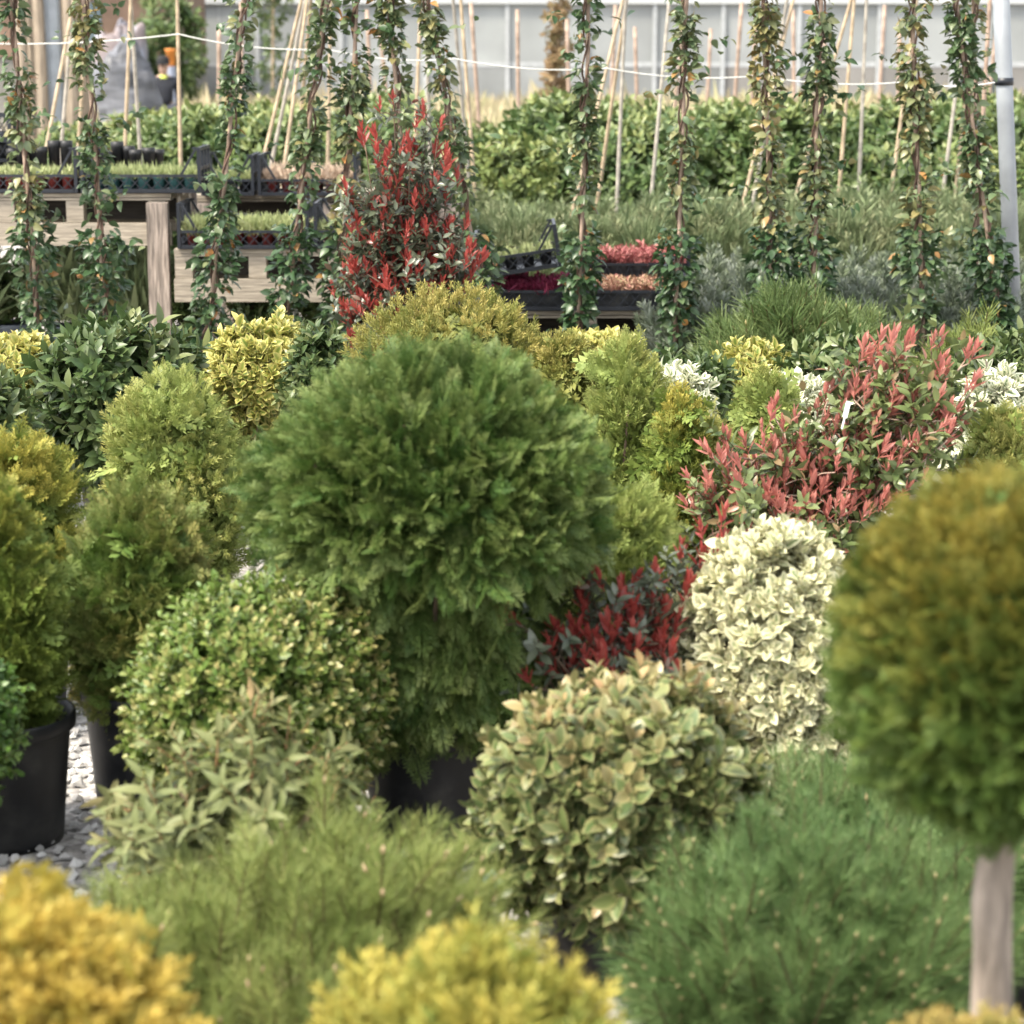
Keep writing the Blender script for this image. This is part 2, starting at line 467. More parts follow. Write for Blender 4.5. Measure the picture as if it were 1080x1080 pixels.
def shell(prof, n, rng):
    """random points and outward normals on a surface of revolution"""
    a, b = prof[:-1], prof[1:]
    ln = np.linalg.norm(b - a, axis=1)
    w = (a[:, 0] + b[:, 0]) * ln + 1e-9
    i = rng.choice(len(w), n, p=w / w.sum())
    u = rng.random(n)[:, None]
    p = a[i] + (b[i] - a[i]) * u
    d = (b - a)[i] / ln[i][:, None]
    th = rng.random(n) * 2 * np.pi
    P = np.stack([p[:, 0] * np.cos(th), p[:, 0] * np.sin(th), p[:, 1]], -1)
    Nn = np.stack([d[:, 1] * np.cos(th), d[:, 1] * np.sin(th), -d[:, 0]], -1)
    return P, nrm(Nn)


def lump_fn(rng, freq, k=7):
    K = rng.normal(0, freq, (k, 3)); ph = rng.random(k) * 6.28
    return lambda P: np.sin(P @ K.T + ph).sum(1) / math.sqrt(k)


DOME = [(.5, 0), (.82, .15), (1, .42), (.93, .68), (.68, .88), (.35, .975), (0, 1)]
BALL = [(0, 0), (.35, .04), (.72, .17), (.97, .42), (.98, .6), (.78, .85), (.42, .97), (0, 1)]
FLAT = [(.85, 0), (1, .3), (.98, .6), (.86, .84), (.5, .96), (0, 1)]
MOUND = [(.75, 0), (.95, .15), (1, .4), (.88, .68), (.6, .88), (.3, .97), (0, 1)]
CONE = [(.55, 0), (.9, .12), (1, .3), (.88, .55), (.62, .78), (.32, .93), (0, 1)]
COLUMN = [(.5, 0), (.85, .1), (1, .35), (.95, .6), (.75, .82), (.4, .95), (0, 1)]
GLOBE = [(.26, 0), (.44, .05), (.54, .17), (.59, .31), (.62, .41), (.70, .48), (.88, .53), (.98, .58), (1, .64), (.93, .77), (.76, .885), (.52, .955), (.26, .99), (0, 1)]


def scaled(prof, r, z0, z1):
    p = smooth_prof(prof)
    p = p.copy(); p[:, 0] *= r; p[:, 1] = z0 + p[:, 1] * (z1 - z0)
    return p


def clumps(prof, rng, nclump, per, crad, depth=.05, lump=.02, up=.3, spread=.35, fan=.6, sag=.5, down_below=None):
    C, Nc = shell(prof, nclump, rng)
    lf = lump_fn(rng, 9.0)
    C = C + Nc * (lf(C) * lump + rng.normal(0, lump * .5, nclump))[:, None]
    Cc = np.repeat(C, per, 0); NN = np.repeat(Nc, per, 0)
    n = len(Cc)
    Tn = nrm(np.cross(NN, rng.normal(0, 1, (n, 3))))
    t = np.sqrt(rng.random(n))[:, None]
    P = Cc + Tn * t * crad - NN * (t ** 2 * crad * sag) - NN * (rng.random(n) ** 1.5 * depth)[:, None]
    ups = np.zeros((n, 3)); ups[:, 2] = up
    D = nrm(NN + Tn * t * fan + ups + rng.normal(0, spread, (n, 3)))
    cv = np.repeat(rng.random(nclump), per)
    return P, D, NN, cv


def fill(mb, tpls, P, D, rng, size, cv, tip=None, vmix=.5, Nn=None):
    n = len(P)
    pick = rng.integers(0, len(tpls), n)
    S = rng.uniform(*size, n)
    if Nn is None: Nn = rng.normal(0, 1, (n, 3))
    lf = lump_fn(rng, 8.0)
    var = np.clip(.55 * cv + .35 * rng.random(n) + .16 * lf(P), 0, 1)
    S = S * np.where(rng.random(n) < .04, 1.35, 1.0)
    for k, t in enumerate(tpls):
        m = pick == k
        inst(mb, t, P[m], D[m], Nn[m], S[m], var[m], None if tip is None else tip[m], vmix)


def core(mb, prof, k, rng, tpls=None, size=.09):
    """dense sprays further inside the plant, in darker leaf tones"""
    tpls = tpls or T_frond_lo
    d = nrm(np.gradient(prof, axis=0))
    rmax = prof[:, 0].max()
    area = 2 * math.pi * rmax * max(rmax, prof[:, 1].max() - prof[:, 1].min())
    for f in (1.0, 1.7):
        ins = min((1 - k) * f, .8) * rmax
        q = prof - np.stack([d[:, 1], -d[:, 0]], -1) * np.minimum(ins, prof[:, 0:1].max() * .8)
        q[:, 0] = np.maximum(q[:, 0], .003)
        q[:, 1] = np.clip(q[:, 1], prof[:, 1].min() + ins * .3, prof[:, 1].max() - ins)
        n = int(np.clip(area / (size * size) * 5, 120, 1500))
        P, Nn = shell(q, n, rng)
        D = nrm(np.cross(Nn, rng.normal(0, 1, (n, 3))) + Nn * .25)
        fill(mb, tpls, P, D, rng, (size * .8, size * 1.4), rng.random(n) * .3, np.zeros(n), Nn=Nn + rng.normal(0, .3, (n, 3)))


def branches(parent, rng, targets, base_z, mat, r0=.012, name='branches', n=10, trunk_r=None, trunk_h=None):
    mb = MB()
    T = targets[rng.choice(len(targets), min(n, len(targets)), replace=False)]
    for t in T:
        s = np.array([rng.normal(0, .012), rng.normal(0, .012), base_z])
        mid = s + (t - s) * .5 + np.array([0, 0, .12 * abs(t[2] - s[2])]) * [1, 1, -.2] + rng.normal(0, .015, 3)
        mb.tube([s, (s * 2 + mid) / 3 + rng.normal(0, .006, 3), mid, t], [r0, r0 * .8, r0 * .55, r0 * .25], n=5)
    return mb.build(name, mat, parent, smooth=True)


def pot_tree(parent, r=.14, h=.26, mat=None, soil=True, z=0.0):
    mb = MB()
    b = r * .80
    prof = [(0, .004), (b * .9, .004), (b, .0), (b * 1.02, .02), (r * .955, h * .86), (r * .96, h * .87), (r * 1.0, h * .875), (r * 1.035, h * .885), (r * 1.04, h * .985), (r * 1.02, h),
            (r * .985, h * .99), (r * .94, h * .86), (r * .80, h * .2)]
    mb.lathe([(a, c + z) for a, c in prof], 32)
    o = mb.build('pot', mat or M['pot'], parent, smooth=True)
    if soil:
        s = MB()
        s.lathe([(r * .945, z + h * .87), (r * .6, z + h * .89), (.001, z + h * .9)], 24)
        s.build('potting_soil', M['soil'], o)
    return o


def geo(px0, px1, py0, py1, Y):
    """base x, radius, z bottom, z top of a plant whose outline spans those photo pixels at distance Y"""
    mid = (py0 + py1) / 2
    a = at(px0, mid, Y); b = at(px1, mid, Y)
    return (a[0] + b[0]) / 2, (b[0] - a[0]) / 2, at(0, py1, Y)[2], at(0, py0, Y)[2]


# ------------------------------------------------------------------ plant builders
def conifer(name, label, cat, px, Y, mat, prof=DOME, tpls=None, nclump=250, per=9, size=(.05, .08), crad=.05, depth=.05, lump=.02, up=.4, spread=.35,
            gold=None, pot=(.14, .26), seed=1, kcore=.72, fan=.6, group=None, Nvert=False, rz=0, pot_mat=None):
    rng = np.random.default_rng(seed)
    cx, r, z0, z1 = geo(*px, Y)
    z0 = max(z0, .12 if pot else .03)
    pr = scaled(prof, r - size[1] * .35, z0 + size[1] * .1, z1 - size[1] * .35)
    t = thing(name, label, cat, (cx, Y, 0), rz, group)
    mb = MB()
    P, D, NN, cv = clumps(pr, rng, nclump, per, crad, depth, lump, up, spread, fan)
    tip = None
    if gold is not None:
        tip = gold(P, NN, rng, z0, z1)
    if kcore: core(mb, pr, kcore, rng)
    fill(mb, tpls or T_frond_mid, P, D, rng, size, cv, tip, Nn=None)
    mb.build('foliage', mat, t)
    branches(t, rng, P, .2 if pot else .02, M['bark'], r0=.011, n=9)
    if pot: pot_tree(t, *pot, mat=pot_mat)
    return t


def tipfun(a=0.2, b=.8, freq=9, zfreq=.35, top=0.0):
    """young golden growth in patches of the plant"""
    def f(P, NN, rng, z0, z1):
        lf = lump_fn(rng, freq)
        v = lf(P * np.array([1, 1, zfreq]))
        zz = (P[:, 2] - z0) / max(z1 - z0, .01)
        return np.clip(a + b * (.5 + .5 * v) + top * (zz - .5) + rng.normal(0, .15, len(P)), 0, 1)
    return f


def broad(name, label, cat, px, Y, mat, prof=DOME, tpls=None, nclump=120, per=5, size=(.9, 1.1), crad=.05, depth=.05, lump=.03, up=.5, spread=.35, tip=None,
          pot=(.14, .24), seed=1, kcore=.6, group=None, fan=.6, rz=0):
    rng = np.random.default_rng(seed)
    cx, r, z0, z1 = geo(*px, Y)
    z0 = max(z0, .10)
    pr = scaled(prof, max(r - .06, r * .6), z0 + .03, z1 - .06)
    t = thing(name, label, cat, (cx, Y, 0), rz, group)
    mb = MB()
    P, D, NN, cv = clumps(pr, rng, nclump, per, crad, depth, lump, up, spread, fan)
    tp = tip(P, NN, rng, z0, z1) if tip is not None else rng.random(len(P))
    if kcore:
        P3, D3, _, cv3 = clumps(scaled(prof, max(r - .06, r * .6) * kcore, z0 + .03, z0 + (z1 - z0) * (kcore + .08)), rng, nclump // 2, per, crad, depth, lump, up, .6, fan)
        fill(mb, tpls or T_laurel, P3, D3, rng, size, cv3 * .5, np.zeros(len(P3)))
    fill(mb, tpls or T_laurel, P, D, rng, size, cv, tp)
    mb.build('foliage', mat, t)
    branches(t, rng, P, .15, M['bark'], r0=.009, n=14)
    if pot: pot_tree(t, *pot)
    return t


def pine(name, label, px, Y, mat, seed=1, n=140, size=(.09, .13), tpls=None, group=None, pot=(.15, .24), up=.8, spread=.3, lump=.04, prof=MOUND):
    rng = np.random.default_rng(seed)
    cx, r, z0, z1 = geo(*px, Y)
    z0 = max(z0, .12)
    pr = scaled(prof, r - size[1] * .6, z0, max(z1 - size[1] * 1.45, z0 + .12))
    t = thing(name, label, 'pine', (cx, Y, 0), 0, group)
    mb = MB()
    P, D, NN, cv = clumps(pr, rng, n, 4, .05, .10, lump, up, spread, .5)
    fill(mb, tpls or T_pine, P, D, rng, size, cv, (rng.random(len(P)) < .5).astype(float))
    # inner shoots, slightly darker toned
    P2, D2, _, cv2 = clumps(scaled(MOUND, (r - size[1] * .5) * .7, z0, z0 + (z1 - z0) * .72), rng, n // 2, 4, .06, .10, .03, up, spread, .5)
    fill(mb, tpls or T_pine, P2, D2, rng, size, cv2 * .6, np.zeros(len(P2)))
    mb.build('foliage', mat, t)
    branches(t, rng, P, .2, M['bark'], r0=.013, n=22)
    if pot: pot_tree(t, *pot)
    return t


def photinia(name, label, Y, stems, leafmat, shootmat, base, seed=1, per_stem=16, shoot_frac=.5, leaf_size=(.8, 1.05), shoot_size=(.9, 1.2), spread=.045, group=None, pot=(.14, .25), shoots_per=3, top_pull=.5):
    """stems: list of (px, py, Y offset) tips; base: (px, Y)"""
    rng = np.random.default_rng(seed)
    bx = at(base[0], 600, Y)[0]
    t = thing(name, label, 'red-tipped shrub', (bx, Y, 0), 0, group)
    br = MB(); lv = MB(); sh = MB()
    LP, LD, SP, SD = [], [], [], []
    for (px, py, dy) in stems:
        e = at(px, py, Y + dy) - np.array([bx, Y, 0])
        s = np.array([rng.normal(0, .015), rng.normal(0, .015), .2])
        ctrl = s + (e - s) * .45 + np.array([0, 0, .10 * np.linalg.norm(e[:2])]) + rng.normal(0, .02, 3)
        u = np.linspace(0, 1, 9)[:, None]
        pts = (1 - u) ** 2 * s + 2 * u * (1 - u) * ctrl + u ** 2 * (e - np.array([0, 0, .05]))
        br.tube(pts, np.linspace(.008, .002, 9), n=5)
        tang = nrm(np.gradient(pts, axis=0))
        for k in range(per_stem):
            v = rng.uniform(.25, 1.0)
            i = min(int(v * 8), 7); f = v * 8 - i
            p = pts[i] + (pts[i + 1] - pts[i]) * f
            d = nrm(tang[i] * .6 + rng.normal(0, .6, 3) + [0, 0, .35])
            LP.append(p + rng.normal(0, spread * .5, 3)); LD.append(d)
        for k in range(shoots_per + 1):
            v = 1.0 if k == 0 else rng.uniform(.45, .98)
            i = min(int(v * 8), 7); f = v * 8 - i
            p = pts[i] + (pts[i + 1] - pts[i]) * f
            d = nrm(tang[i] * .8 + rng.normal(0, .25, 3) + [0, 0, .7])
            q = p if k == 0 else p + nrm(rng.normal(0, 1, 3) * [1, 1, .4]) * spread * rng.uniform(.6, 1.6) + [0, 0, .03]
            if k: br.tube([p, (p + q) / 2 + [0, 0, .008], q], [.003, .0025, .0018], n=4)
            SP.append(q); SD.append(d)
    LP, LD, SP, SD = map(np.array, (LP, LD, SP, SD))
    fill(lv, T_phot, LP, LD, rng, leaf_size, rng.random(len(LP)), (rng.random(len(LP)) < .25) * 1.0)
    fill(sh, T_redshoot, SP, SD, rng, shoot_size, rng.random(len(SP)), None)
    lv.build('foliage', leafmat, t)
    o = sh.build('red_foliage', shootmat, t)
    br.build('branches', M['bark'] if shootmat is M['red'] else M['cane_pink'], t, smooth=True)
    if pot: pot_tree(t, *pot)
    return t


# ================================================================== SETTING
def ground_mat():
    m, nt, bs, out = new_mat('gravel_ground')
    L = nt.links.new
    tc = N(nt, 'ShaderNodeTexCoord')
    vo = N(nt, 'ShaderNodeTexVoronoi'); vo.inputs['Scale'].default_value = 45
    L(tc.outputs['Object'], vo.inputs['Vector'])
    nz = N(nt, 'ShaderNodeTexNoise'); nz.inputs['Scale'].default_value = 1.3; nz.inputs['Detail'].default_value = 5
    L(tc.outputs['Object'], nz.inputs['Vector'])
    sep = N(nt, 'ShaderNodeSeparateColor'); L(vo.outputs['Color'], sep.inputs[0])
    c = ramp(nt, sep.outputs[0], [(0, (.20, .19, .18)), (.5, (.34, .32, .30)), (1, (.52, .50, .47))])
    c = mix(nt, ramp(nt, nz.outputs['Fac'], [(.45, (0, 0, 0)), (.7, (.6, .6, .6))]), c, (.14, .12, .09))
    L(c, bs.inputs['Base Color'])
    bs.inputs['Roughness'].default_value = .9
    b = N(nt, 'ShaderNodeBump'); b.inputs['Strength'].default_value = .6; b.inputs['Distance'].default_value = .01
    L(vo.outputs['Distance'], b.inputs['Height']); b.invert = True
    L(b.outputs[0], bs.inputs['Normal'])
    return m


g = MB()
g.add([[-400, -40, 0], [400, -40, 0], [400, 900, 0], [-400, 900, 0]], [[0, 1, 2, 3]])
tag(g.build('ground', ground_mat()), 'pale grey gravel ground of the nursery', kind='structure')

# loose stones between the pots
gs = MB()
rs = np.random.default_rng(3)
ico_v = np.array([[0, 0, 1], [.9, 0, .25], [.28, .85, .25], [-.73, .53, .25], [-.73, -.53, .25], [.28, -.85, .25],
                  [.73, .53, -.4], [-.28, .85, -.4], [-.9, 0, -.4], [-.28, -.85, -.4], [.73, -.53, -.4]])
ico_t = np.array([[0, 1, 2], [0, 2, 3], [0, 3, 4], [0, 4, 5], [0, 5, 1], [1, 6, 2], [2, 7, 3], [3, 8, 4], [4, 9, 5], [5, 10, 1],
                  [2, 6, 7], [3, 7, 8], [4, 8, 9], [5, 9, 10], [1, 10, 6]])
n = 9000
for k in range(4):
    tv = ico_v * (1 + .22 * rs.normal(0, 1, (11, 1))) * np.array([1, .8, .6])
    tpl = (tv, np.zeros((0, 4), int), ico_t, np.zeros((11, 3)))
    m_ = n // 4
    y = rs.uniform(4.2, 8.0, m_); x = (rs.random(m_) - .5) * (.95 * y) - .1
    inst(gs, tpl, np.stack([x, y, rs.uniform(.002, .012, m_)], -1), nrm(rs.normal(0, 1, (m_, 3)) * [1, 1, .25]), np.tile([0, 0, 1.], (m_, 1)) + rs.normal(0, .2, (m_, 3)),
         rs.uniform(.009, .020, m_), rs.random(m_), vmix=0)
stone_m = leaf_mat('pale_gravel_stone', [(.26, .25, .24), (.46, .45, .43), (.66, .65, .62)], rough=.85, spec=.2, trans=0)
tag(gs.build('gravel', stone_m), 'loose pale grey stones between the black pots', 'gravel', kind='stuff')


# ================================================================== FOREGROUND
rng = RNG
conifer('golden_conifer', 'bright golden yellow conifer mound, blurred and nearest the camera, with hardly any green in it', 'conifer',
        (-130, 214, 948, 1300), 2.5, M['gold'], MOUND, T_tuft, 240, 13, (.035, .065), .04, .06, .022, .6, .35, gold=tipfun(.2, .8), seed=21, pot=(.15, .24))
conifer('golden_conifer', 'yellow conifer mound mottled with green, blurred in front of the lime green mountain pine', 'conifer',
        (338, 682, 1034, 1320), 2.45, M['goldgreen'], MOUND, T_tuft, 220, 13, (.035, .065), .04, .06, .030, .6, .35, gold=tipfun(-.15, .9), seed=22, pot=(.15, .24))
conifer('low_conifer', 'low orange tinged green conifer at the foot of the bare pale trunk', 'conifer',
        (885, 1230, 1096, 1300), 2.4, M['orange'], MOUND, T_tuft, 170, 9, (.045, .07), .05, .05, .02, .6, .35, gold=tipfun(.0, .9), seed=23, pot=(.14, .24))
pine('mountain_pine', 'lime green mountain pine with pale pinkish buds, between the yellow conifers and the willow-leaved shrub', (6, 566, 882, 1230), 3.45, M['pine_lime'], 24, 190, (.07, .115), lump=.07, spread=.45)
pine('mountain_pine', 'blue green mountain pine beside the bare trunk of the ball-headed thuja', (640, 1062, 872, 1250), 3.5, M['pine_blue'], 25, 210, (.065, .11), prof=FLAT, lump=.07, spread=.45)

pine('mountain_pine', 'green mountain pine behind the bare trunk, at the photo edge', (985, 1260, 868, 1250), 3.9, M['pine_blue'], 26, 110, (.10, .15), lump=.05)
pine('mountain_pine', 'low green mountain pine behind the larger one, between the cream shrub and the bare trunk', (770, 1050, 838, 1250), 4.2, M['pine_blue'], 27, 150, (.07, .11), prof=FLAT, lump=.05)
# standard: ball on a stem
def standard():
    rg = np.random.default_rng(31)
    Y = 2.75
    cx, r, z0, z1 = geo(872, 1276, 516, 872, Y)
    t = thing('standard_thuja', 'golden green thuja ball clipped on top of one bare pale trunk, blurred', 'conifer', (cx, Y, 0))
    pr = scaled(BALL, r - .02, z0 + .01, z1 - .02)
    mb = MB()
    P, D, NN, cv = clumps(pr, rg, 520, 12, .04, .06, .014, .3, .35, .6)
    f = tipfun(-.85, 1.0, 7, .4, 2.1)
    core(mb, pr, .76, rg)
    fill(mb, T_frond_mid, P, D, rg, (.035, .06), cv, f(P, NN, rg, z0, z1))
    mb.build('crown', M['standard'], t)
    # trunk seen between the crown and the low conifer
    a = at(1048, 905, Y) - np.array([cx, Y, 0]); b = at(1046, 1060, Y) - np.array([cx, Y, 0])
    d = (b - a) / (a[2] - b[2])
    tb = MB()
    pts = [np.array([a[0], 0, a[2]]) + d * s for s in (-.25, -.08, .0, .06, .12, .2, a[2] - .18)]
    rr = [.014, .02, .0240, .0262, .0250, .0272, .031]
    pts = [p + rg.normal(0, .0030, 3) for p in pts]
    tb.tube(pts, rr, n=14)
    tk = tb.build('trunk', M['bark_pale'], t, smooth=True)
    branches(t, rg, P, a[2] + .05, M['bark'], .009, n=20)
    mbp = MB(); px_, h = pts[-1], .24
    r_ = .14
    prof = [(0, .004), (r_ * .78, 0), (r_ * .95, h * .86), (r_ * 1.04, h * .88), (r_ * 1.04, h), (r_ * .96, h), (r_ * .9, h * .85)]
    mbp.lathe(prof, 28, (px_[0], px_[1], 0)); po_ = mbp.build('pot', M['pot'], t, smooth=True)
    s = MB(); s.lathe([(r_ * .92, h * .86), (r_ * .5, h * .88), (.001, h * .89)], 20, (px_[0], px_[1], 0)); s.build('potting_soil', M['soil'], po_)
standard()

broad('variegated_shrub', 'wide bush with pale cream-edged green leaves and coral tips, before the cream shrub', 'shrub',
      (488, 815, 702, 1000), 4.05, M['vari'], MOUND, T_vari, 210, 5, (.68, .98), .05, .07, .02, .5, .4, tip=tipfun(-.7, .9, 9, .5, 1.5), seed=41, pot=(.15, .22), kcore=.6)
broad('box_ball', 'rounded yellow green box bush with tiny leaves, beside the big globe', 'shrub',
      (128, 412, 612, 880), 4.5, M['box'], BALL, T_box, 380, 8, (.9, 1.3), .04, .05, .015, .45, .4, tip=tipfun(-.2, .8), seed=42, pot=(.15, .24), kcore=.8)
broad('willow_leaved_shrub', 'sparse shrub with long grey green leaves and brown stems, in front of the box bush', 'shrub',
      (92, 408, 750, 960), 3.95, M['willow'], MOUND, T_willow, 60, 3, (.6, .9), .05, .06, .035, .5, .6, tip=tipfun(-.3, 1.0), seed=43, pot=(.14, .22), kcore=.55)
broad('box_ball', 'dark green box bush at the photo edge, hiding part of a black pot', 'shrub',
      (-200, 27, 670, 860), 4.4, M['box_dark'], BALL, T_box, 300, 8, (.9, 1.3), .04, .05, .012, .45, .4, seed=44, pot=(.14, .24), kcore=.8)


# ================================================================== THE BIG GLOBE
def globe():
    rg = np.random.default_rng(51)
    Y = 4.8
    cx, r, z0, z1 = (*geo(277, 633, 384, 825, Y)[:2], .27, geo(0, 1, 388, 825, Y)[3])
    t = thing('globe_thuja', 'large round dark green thuja globe with lacy drooping lower sprays, largest plant in the middle', 'conifer', (cx, Y, 0))
    pr = scaled(GLOBE, r - .02, z0, z1 - .025)
    mb = MB()
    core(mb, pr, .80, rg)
    P, D, NN, cv = clumps(pr, rg, 620, 16, .045, .08, .020, .1, .26, .55)
    zz = (P[:, 2] - z0) / (z1 - z0)
    lo = zz < .52 + rg.normal(0, .03, len(P))
    tipv = np.clip(rg.random(len(P)) * .95 - .15 + .5 * (rg.random(len(P)) < .12), 0, 1)
    hi = ~lo
    up_ = zz > .6
    D[up_] = nrm(NN[up_] * 1.3 + rg.normal(0, .30, (up_.sum(), 3)))
    fill(mb, T_frond_fine, P[hi], D[hi], rg, (.055, .090), cv[hi], tipv[hi])
    # the lower sprays hang outwards
    Dl = nrm(D[lo] * [1, 1, .3] + np.array([0, 0, -.45]))
    Nl = nrm(NN[lo] * .9 + np.array([0, 0, .5]) + rg.normal(0, .45, (lo.sum(), 3)))
    fill(mb, T_frond_lace, P[lo], Dl, rg, (.075, .115), cv[lo], tipv[lo], Nn=Nl)
    mb.build('foliage', M['globe'], t)
    branches(t, rg, P, .2, M['bark'], .014, n=24)
    # the black pot
    pot_tree(t, .165, .31)
globe()

# ================================================================== LEFT MIDDLE THUJAS
conifer('golden_thuja', 'golden tipped upright thuja at the photo edge, in the big black pot', 'conifer',
        (-75, 66, 505, 765), 4.78, M['thuja_gold'], CONE, T_frond_mid, 190, 9, (.055, .085), .045, .05, .02, .7, .3, gold=tipfun(-.15, .9, 7, .4, 1.6), seed=61, pot=(.155, .29))
conifer('golden_thuja', 'dull gold and green thuja with streaked sprays, behind the thuja in the big pot', 'conifer',
        (-70, 98, 438, 700), 5.7, M['thuja_gold'], CONE, T_frond_mid, 190, 9, (.055, .085), .045, .05, .03, .8, .3, gold=tipfun(.0, 1.0, 14, .25, .6), seed=62)
conifer('green_thuja', 'green thuja with hanging tan seed cones, next to the box bush and the pot rim', 'conifer',
        (62, 236, 525, 765), 5.0, M['thuja_green'], DOME, T_frond_mid, 210, 9, (.05, .08), .045, .05, .025, .7, .35, gold=tipfun(-.1, .95, 18, .3), seed=63, pot=(.14, .29))
conifer('lime_thuja', 'pale lime green thuja between the glossy laurel and the big round globe', 'conifer',
        (102, 268, 402, 640), 6.3, M['thuja_lime'], DOME, T_frond_mid + T_tuft, 260, 10, (.035, .06), .05, .05, .03, .7, .35, gold=tipfun(-.1, .8, 10, .4), seed=64)
conifer('lime_thuja', 'small bright green thuja tucked against the side of the big globe, above the red shoots', 'conifer',
        (585, 718, 520, 690), 5.35, M['thuja_lime'], DOME, T_frond_fine, 110, 9, (.05, .08), .045, .05, .02, .5, .35, gold=tipfun(-.4, .6, 10, .4), seed=65)

broad('glossy_laurel', 'dark glossy green laurel below the weathered table post, broad pointed leaves', 'shrub',
      (36, 212, 332, 520), 7.8, M['laurel'], DOME, T_laurel, 120, 5, (.95, 1.25), .06, .07, .03, .5, .4, tip=tipfun(-.3, .7), seed=66, kcore=.6)
broad('glossy_laurel', 'dark glossy laurel at the photo edge under the yellow-leaved shrub', 'shrub',
      (-90, 45, 388, 520), 7.4, M['laurel'], DOME, T_laurel, 90, 5, (.8, 1.05), .06, .07, .03, .5, .4, tip=tipfun(-.3, .7), seed=67)
broad('yellow_euonymus', 'bright yellow-leaved shrub at the photo edge beside the dark laurel', 'shrub',
      (-45, 78, 348, 470), 8.4, M['yellow'], DOME, T_euon, 90, 6, (1.1, 1.5), .05, .05, .02, .6, .4, tip=tipfun(.0, .9, 9, 1, .8), seed=68)
broad('yellow_euonymus', 'bright yellow-leaved shrub below the climber that stands before the lower pallet table', 'shrub',
      (212, 330, 336, 470), 8.3, M['yellow'], DOME, T_euon, 100, 6, (1.1, 1.5), .05, .05, .03, .6, .4, tip=tipfun(-.1, .9, 9, 1, .8), seed=69)
broad('grey_leaved_shrub', 'small grey green leafy shrub between the yellow shrub and the red-tipped one', 'shrub',
      (296, 380, 338, 450), 7.9, M['laurel'], DOME, T_laurel, 60, 5, (.6, .8), .05, .05, .02, .5, .4, tip=tipfun(-.1, .7), seed=70)
pine('mountain_pine', 'low green pine peeping out behind the yellow shrub under the lower pallet table', (232, 372, 330, 470), 9.3, M['pine_far'], 71, 70, (.09, .13), T_pine_lo)
conifer('golden_juniper', 'olive gold juniper mound rising behind the big globe, before the tall red-tipped shrub', 'conifer',
        (372, 600, 300, 520), 7.2, M['juniper'], MOUND, T_tuft, 330, 9, (.035, .055), .045, .06, .03, .7, .4, gold=tipfun(-.2, .9, 14, 1, .6), seed=72)
conifer('golden_juniper', 'smaller olive gold juniper between the golden mound and the upright thuja', 'conifer',
        (548, 640, 352, 520), 6.9, M['juniper'], DOME, T_tuft, 130, 9, (.035, .055), .045, .04, .02, .7, .4, gold=tipfun(-.25, .8, 14, 1, .3), seed=73)
broad('yellow_euonymus', 'yellow-leaved shrub under the dark gap of the low pallet with red seedlings', 'shrub',
      (575, 690, 346, 470), 9.0, M['yellow'], DOME, T_euon, 90, 6, (1.0, 1.4), .05, .05, .02, .6, .4, tip=tipfun(.0, .9, 9, 1, .8), seed=74)
broad('yellow_euonymus', 'yellow and green leafed shrub between the mountain pine and the white-edged shrubs', 'shrub',
      (745, 850, 362, 470), 8.8, M['yellow'], DOME, T_euon, 80, 6, (1.0, 1.4), .05, .05, .02, .6, .4, tip=tipfun(-.6, .9, 9, 1, 1.4), seed=75)

# right middle
for (px, Y, lab, sd, k) in [
    ((622, 700, 356, 600), 6.7, 'slim upright golden green thuja right of the big globe, tallest of its cluster', 81, 'thuja_lime'),
    ((680, 752, 408, 610), 6.5, 'upright olive thuja between the slim golden thuja and the red shoots', 82, 'thuja_gold'),
    ((770, 850, 392, 540), 6.9, 'pale green thuja behind the pink-tipped leaning shrub', 83, 'thuja_lime'),
    ((1000, 1110, 428, 600), 6.3, 'pale green thuja behind the top of the ball-headed thuja', 84, 'thuja_lime'),
    ((700, 790, 440, 620), 6.6, 'olive green thuja standing behind the reddest stems of the leaning shrub', 85, 'thuja_lime')]:
    conifer('upright_thuja', lab, 'conifer', px, Y, M[k], COLUMN, T_tuft + T_frond_mid, 170, 10, (.04, .065), .035, .05, .022, 1.4, .28, gold=tipfun(-.15, .8, 14, .4, .3), seed=sd)
for (px, Y, lab, sd) in [
    ((655, 770, 385, 520), 7.4, 'white-edged evergreen shrub showing between the upright golden thujas', 86),
    ((778, 912, 396, 540), 7.5, 'white-edged evergreen shrub behind the leaning pink-tipped shrub', 87),
    ((985, 1110, 388, 540), 7.2, 'white-edged evergreen shrub at the photo edge above the ball-headed thuja', 88)]:
    broad('white_euonymus', lab, 'shrub', px, Y, M['white'], DOME, T_euon, 110, 6, (.9, 1.3), .05, .05, .03, .6, .4, seed=sd)
broad('glossy_laurel', 'leafy laurel between the mountain pine and the pink shoot tips', 'shrub',
      (815, 960, 350, 480), 8.6, M['laurel'], DOME, T_laurel, 80, 5, (.8, 1.1), .06, .07, .03, .5, .4, tip=tipfun(-.1, .8), seed=89)
broad('glossy_laurel', 'dark leafy laurel at the photo edge above a white-edged shrub', 'shrub',
      (985, 1130, 352, 480), 8.4, M['laurel'], DOME, T_laurel, 90, 5, (.8, 1.1), .06, .07, .03, .5, .4, tip=tipfun(-.2, .7), seed=90)
broad('glossy_laurel', 'pale leafy laurel beside the slim golden thuja and the yellow shrub', 'shrub',
      (660, 775, 372, 480), 8.2, M['laurel'], DOME, T_laurel, 70, 5, (.8, 1.0), .06, .07, .03, .5, .4, tip=tipfun(.1, .8), seed=91)
pine('mountain_pine', 'tall blurred mountain pine with upright candles behind the pink shoot tips', (715, 965, 292, 470), 9.6, M['pine_far'], 92, 120, (.13, .19), T_pine_lo)
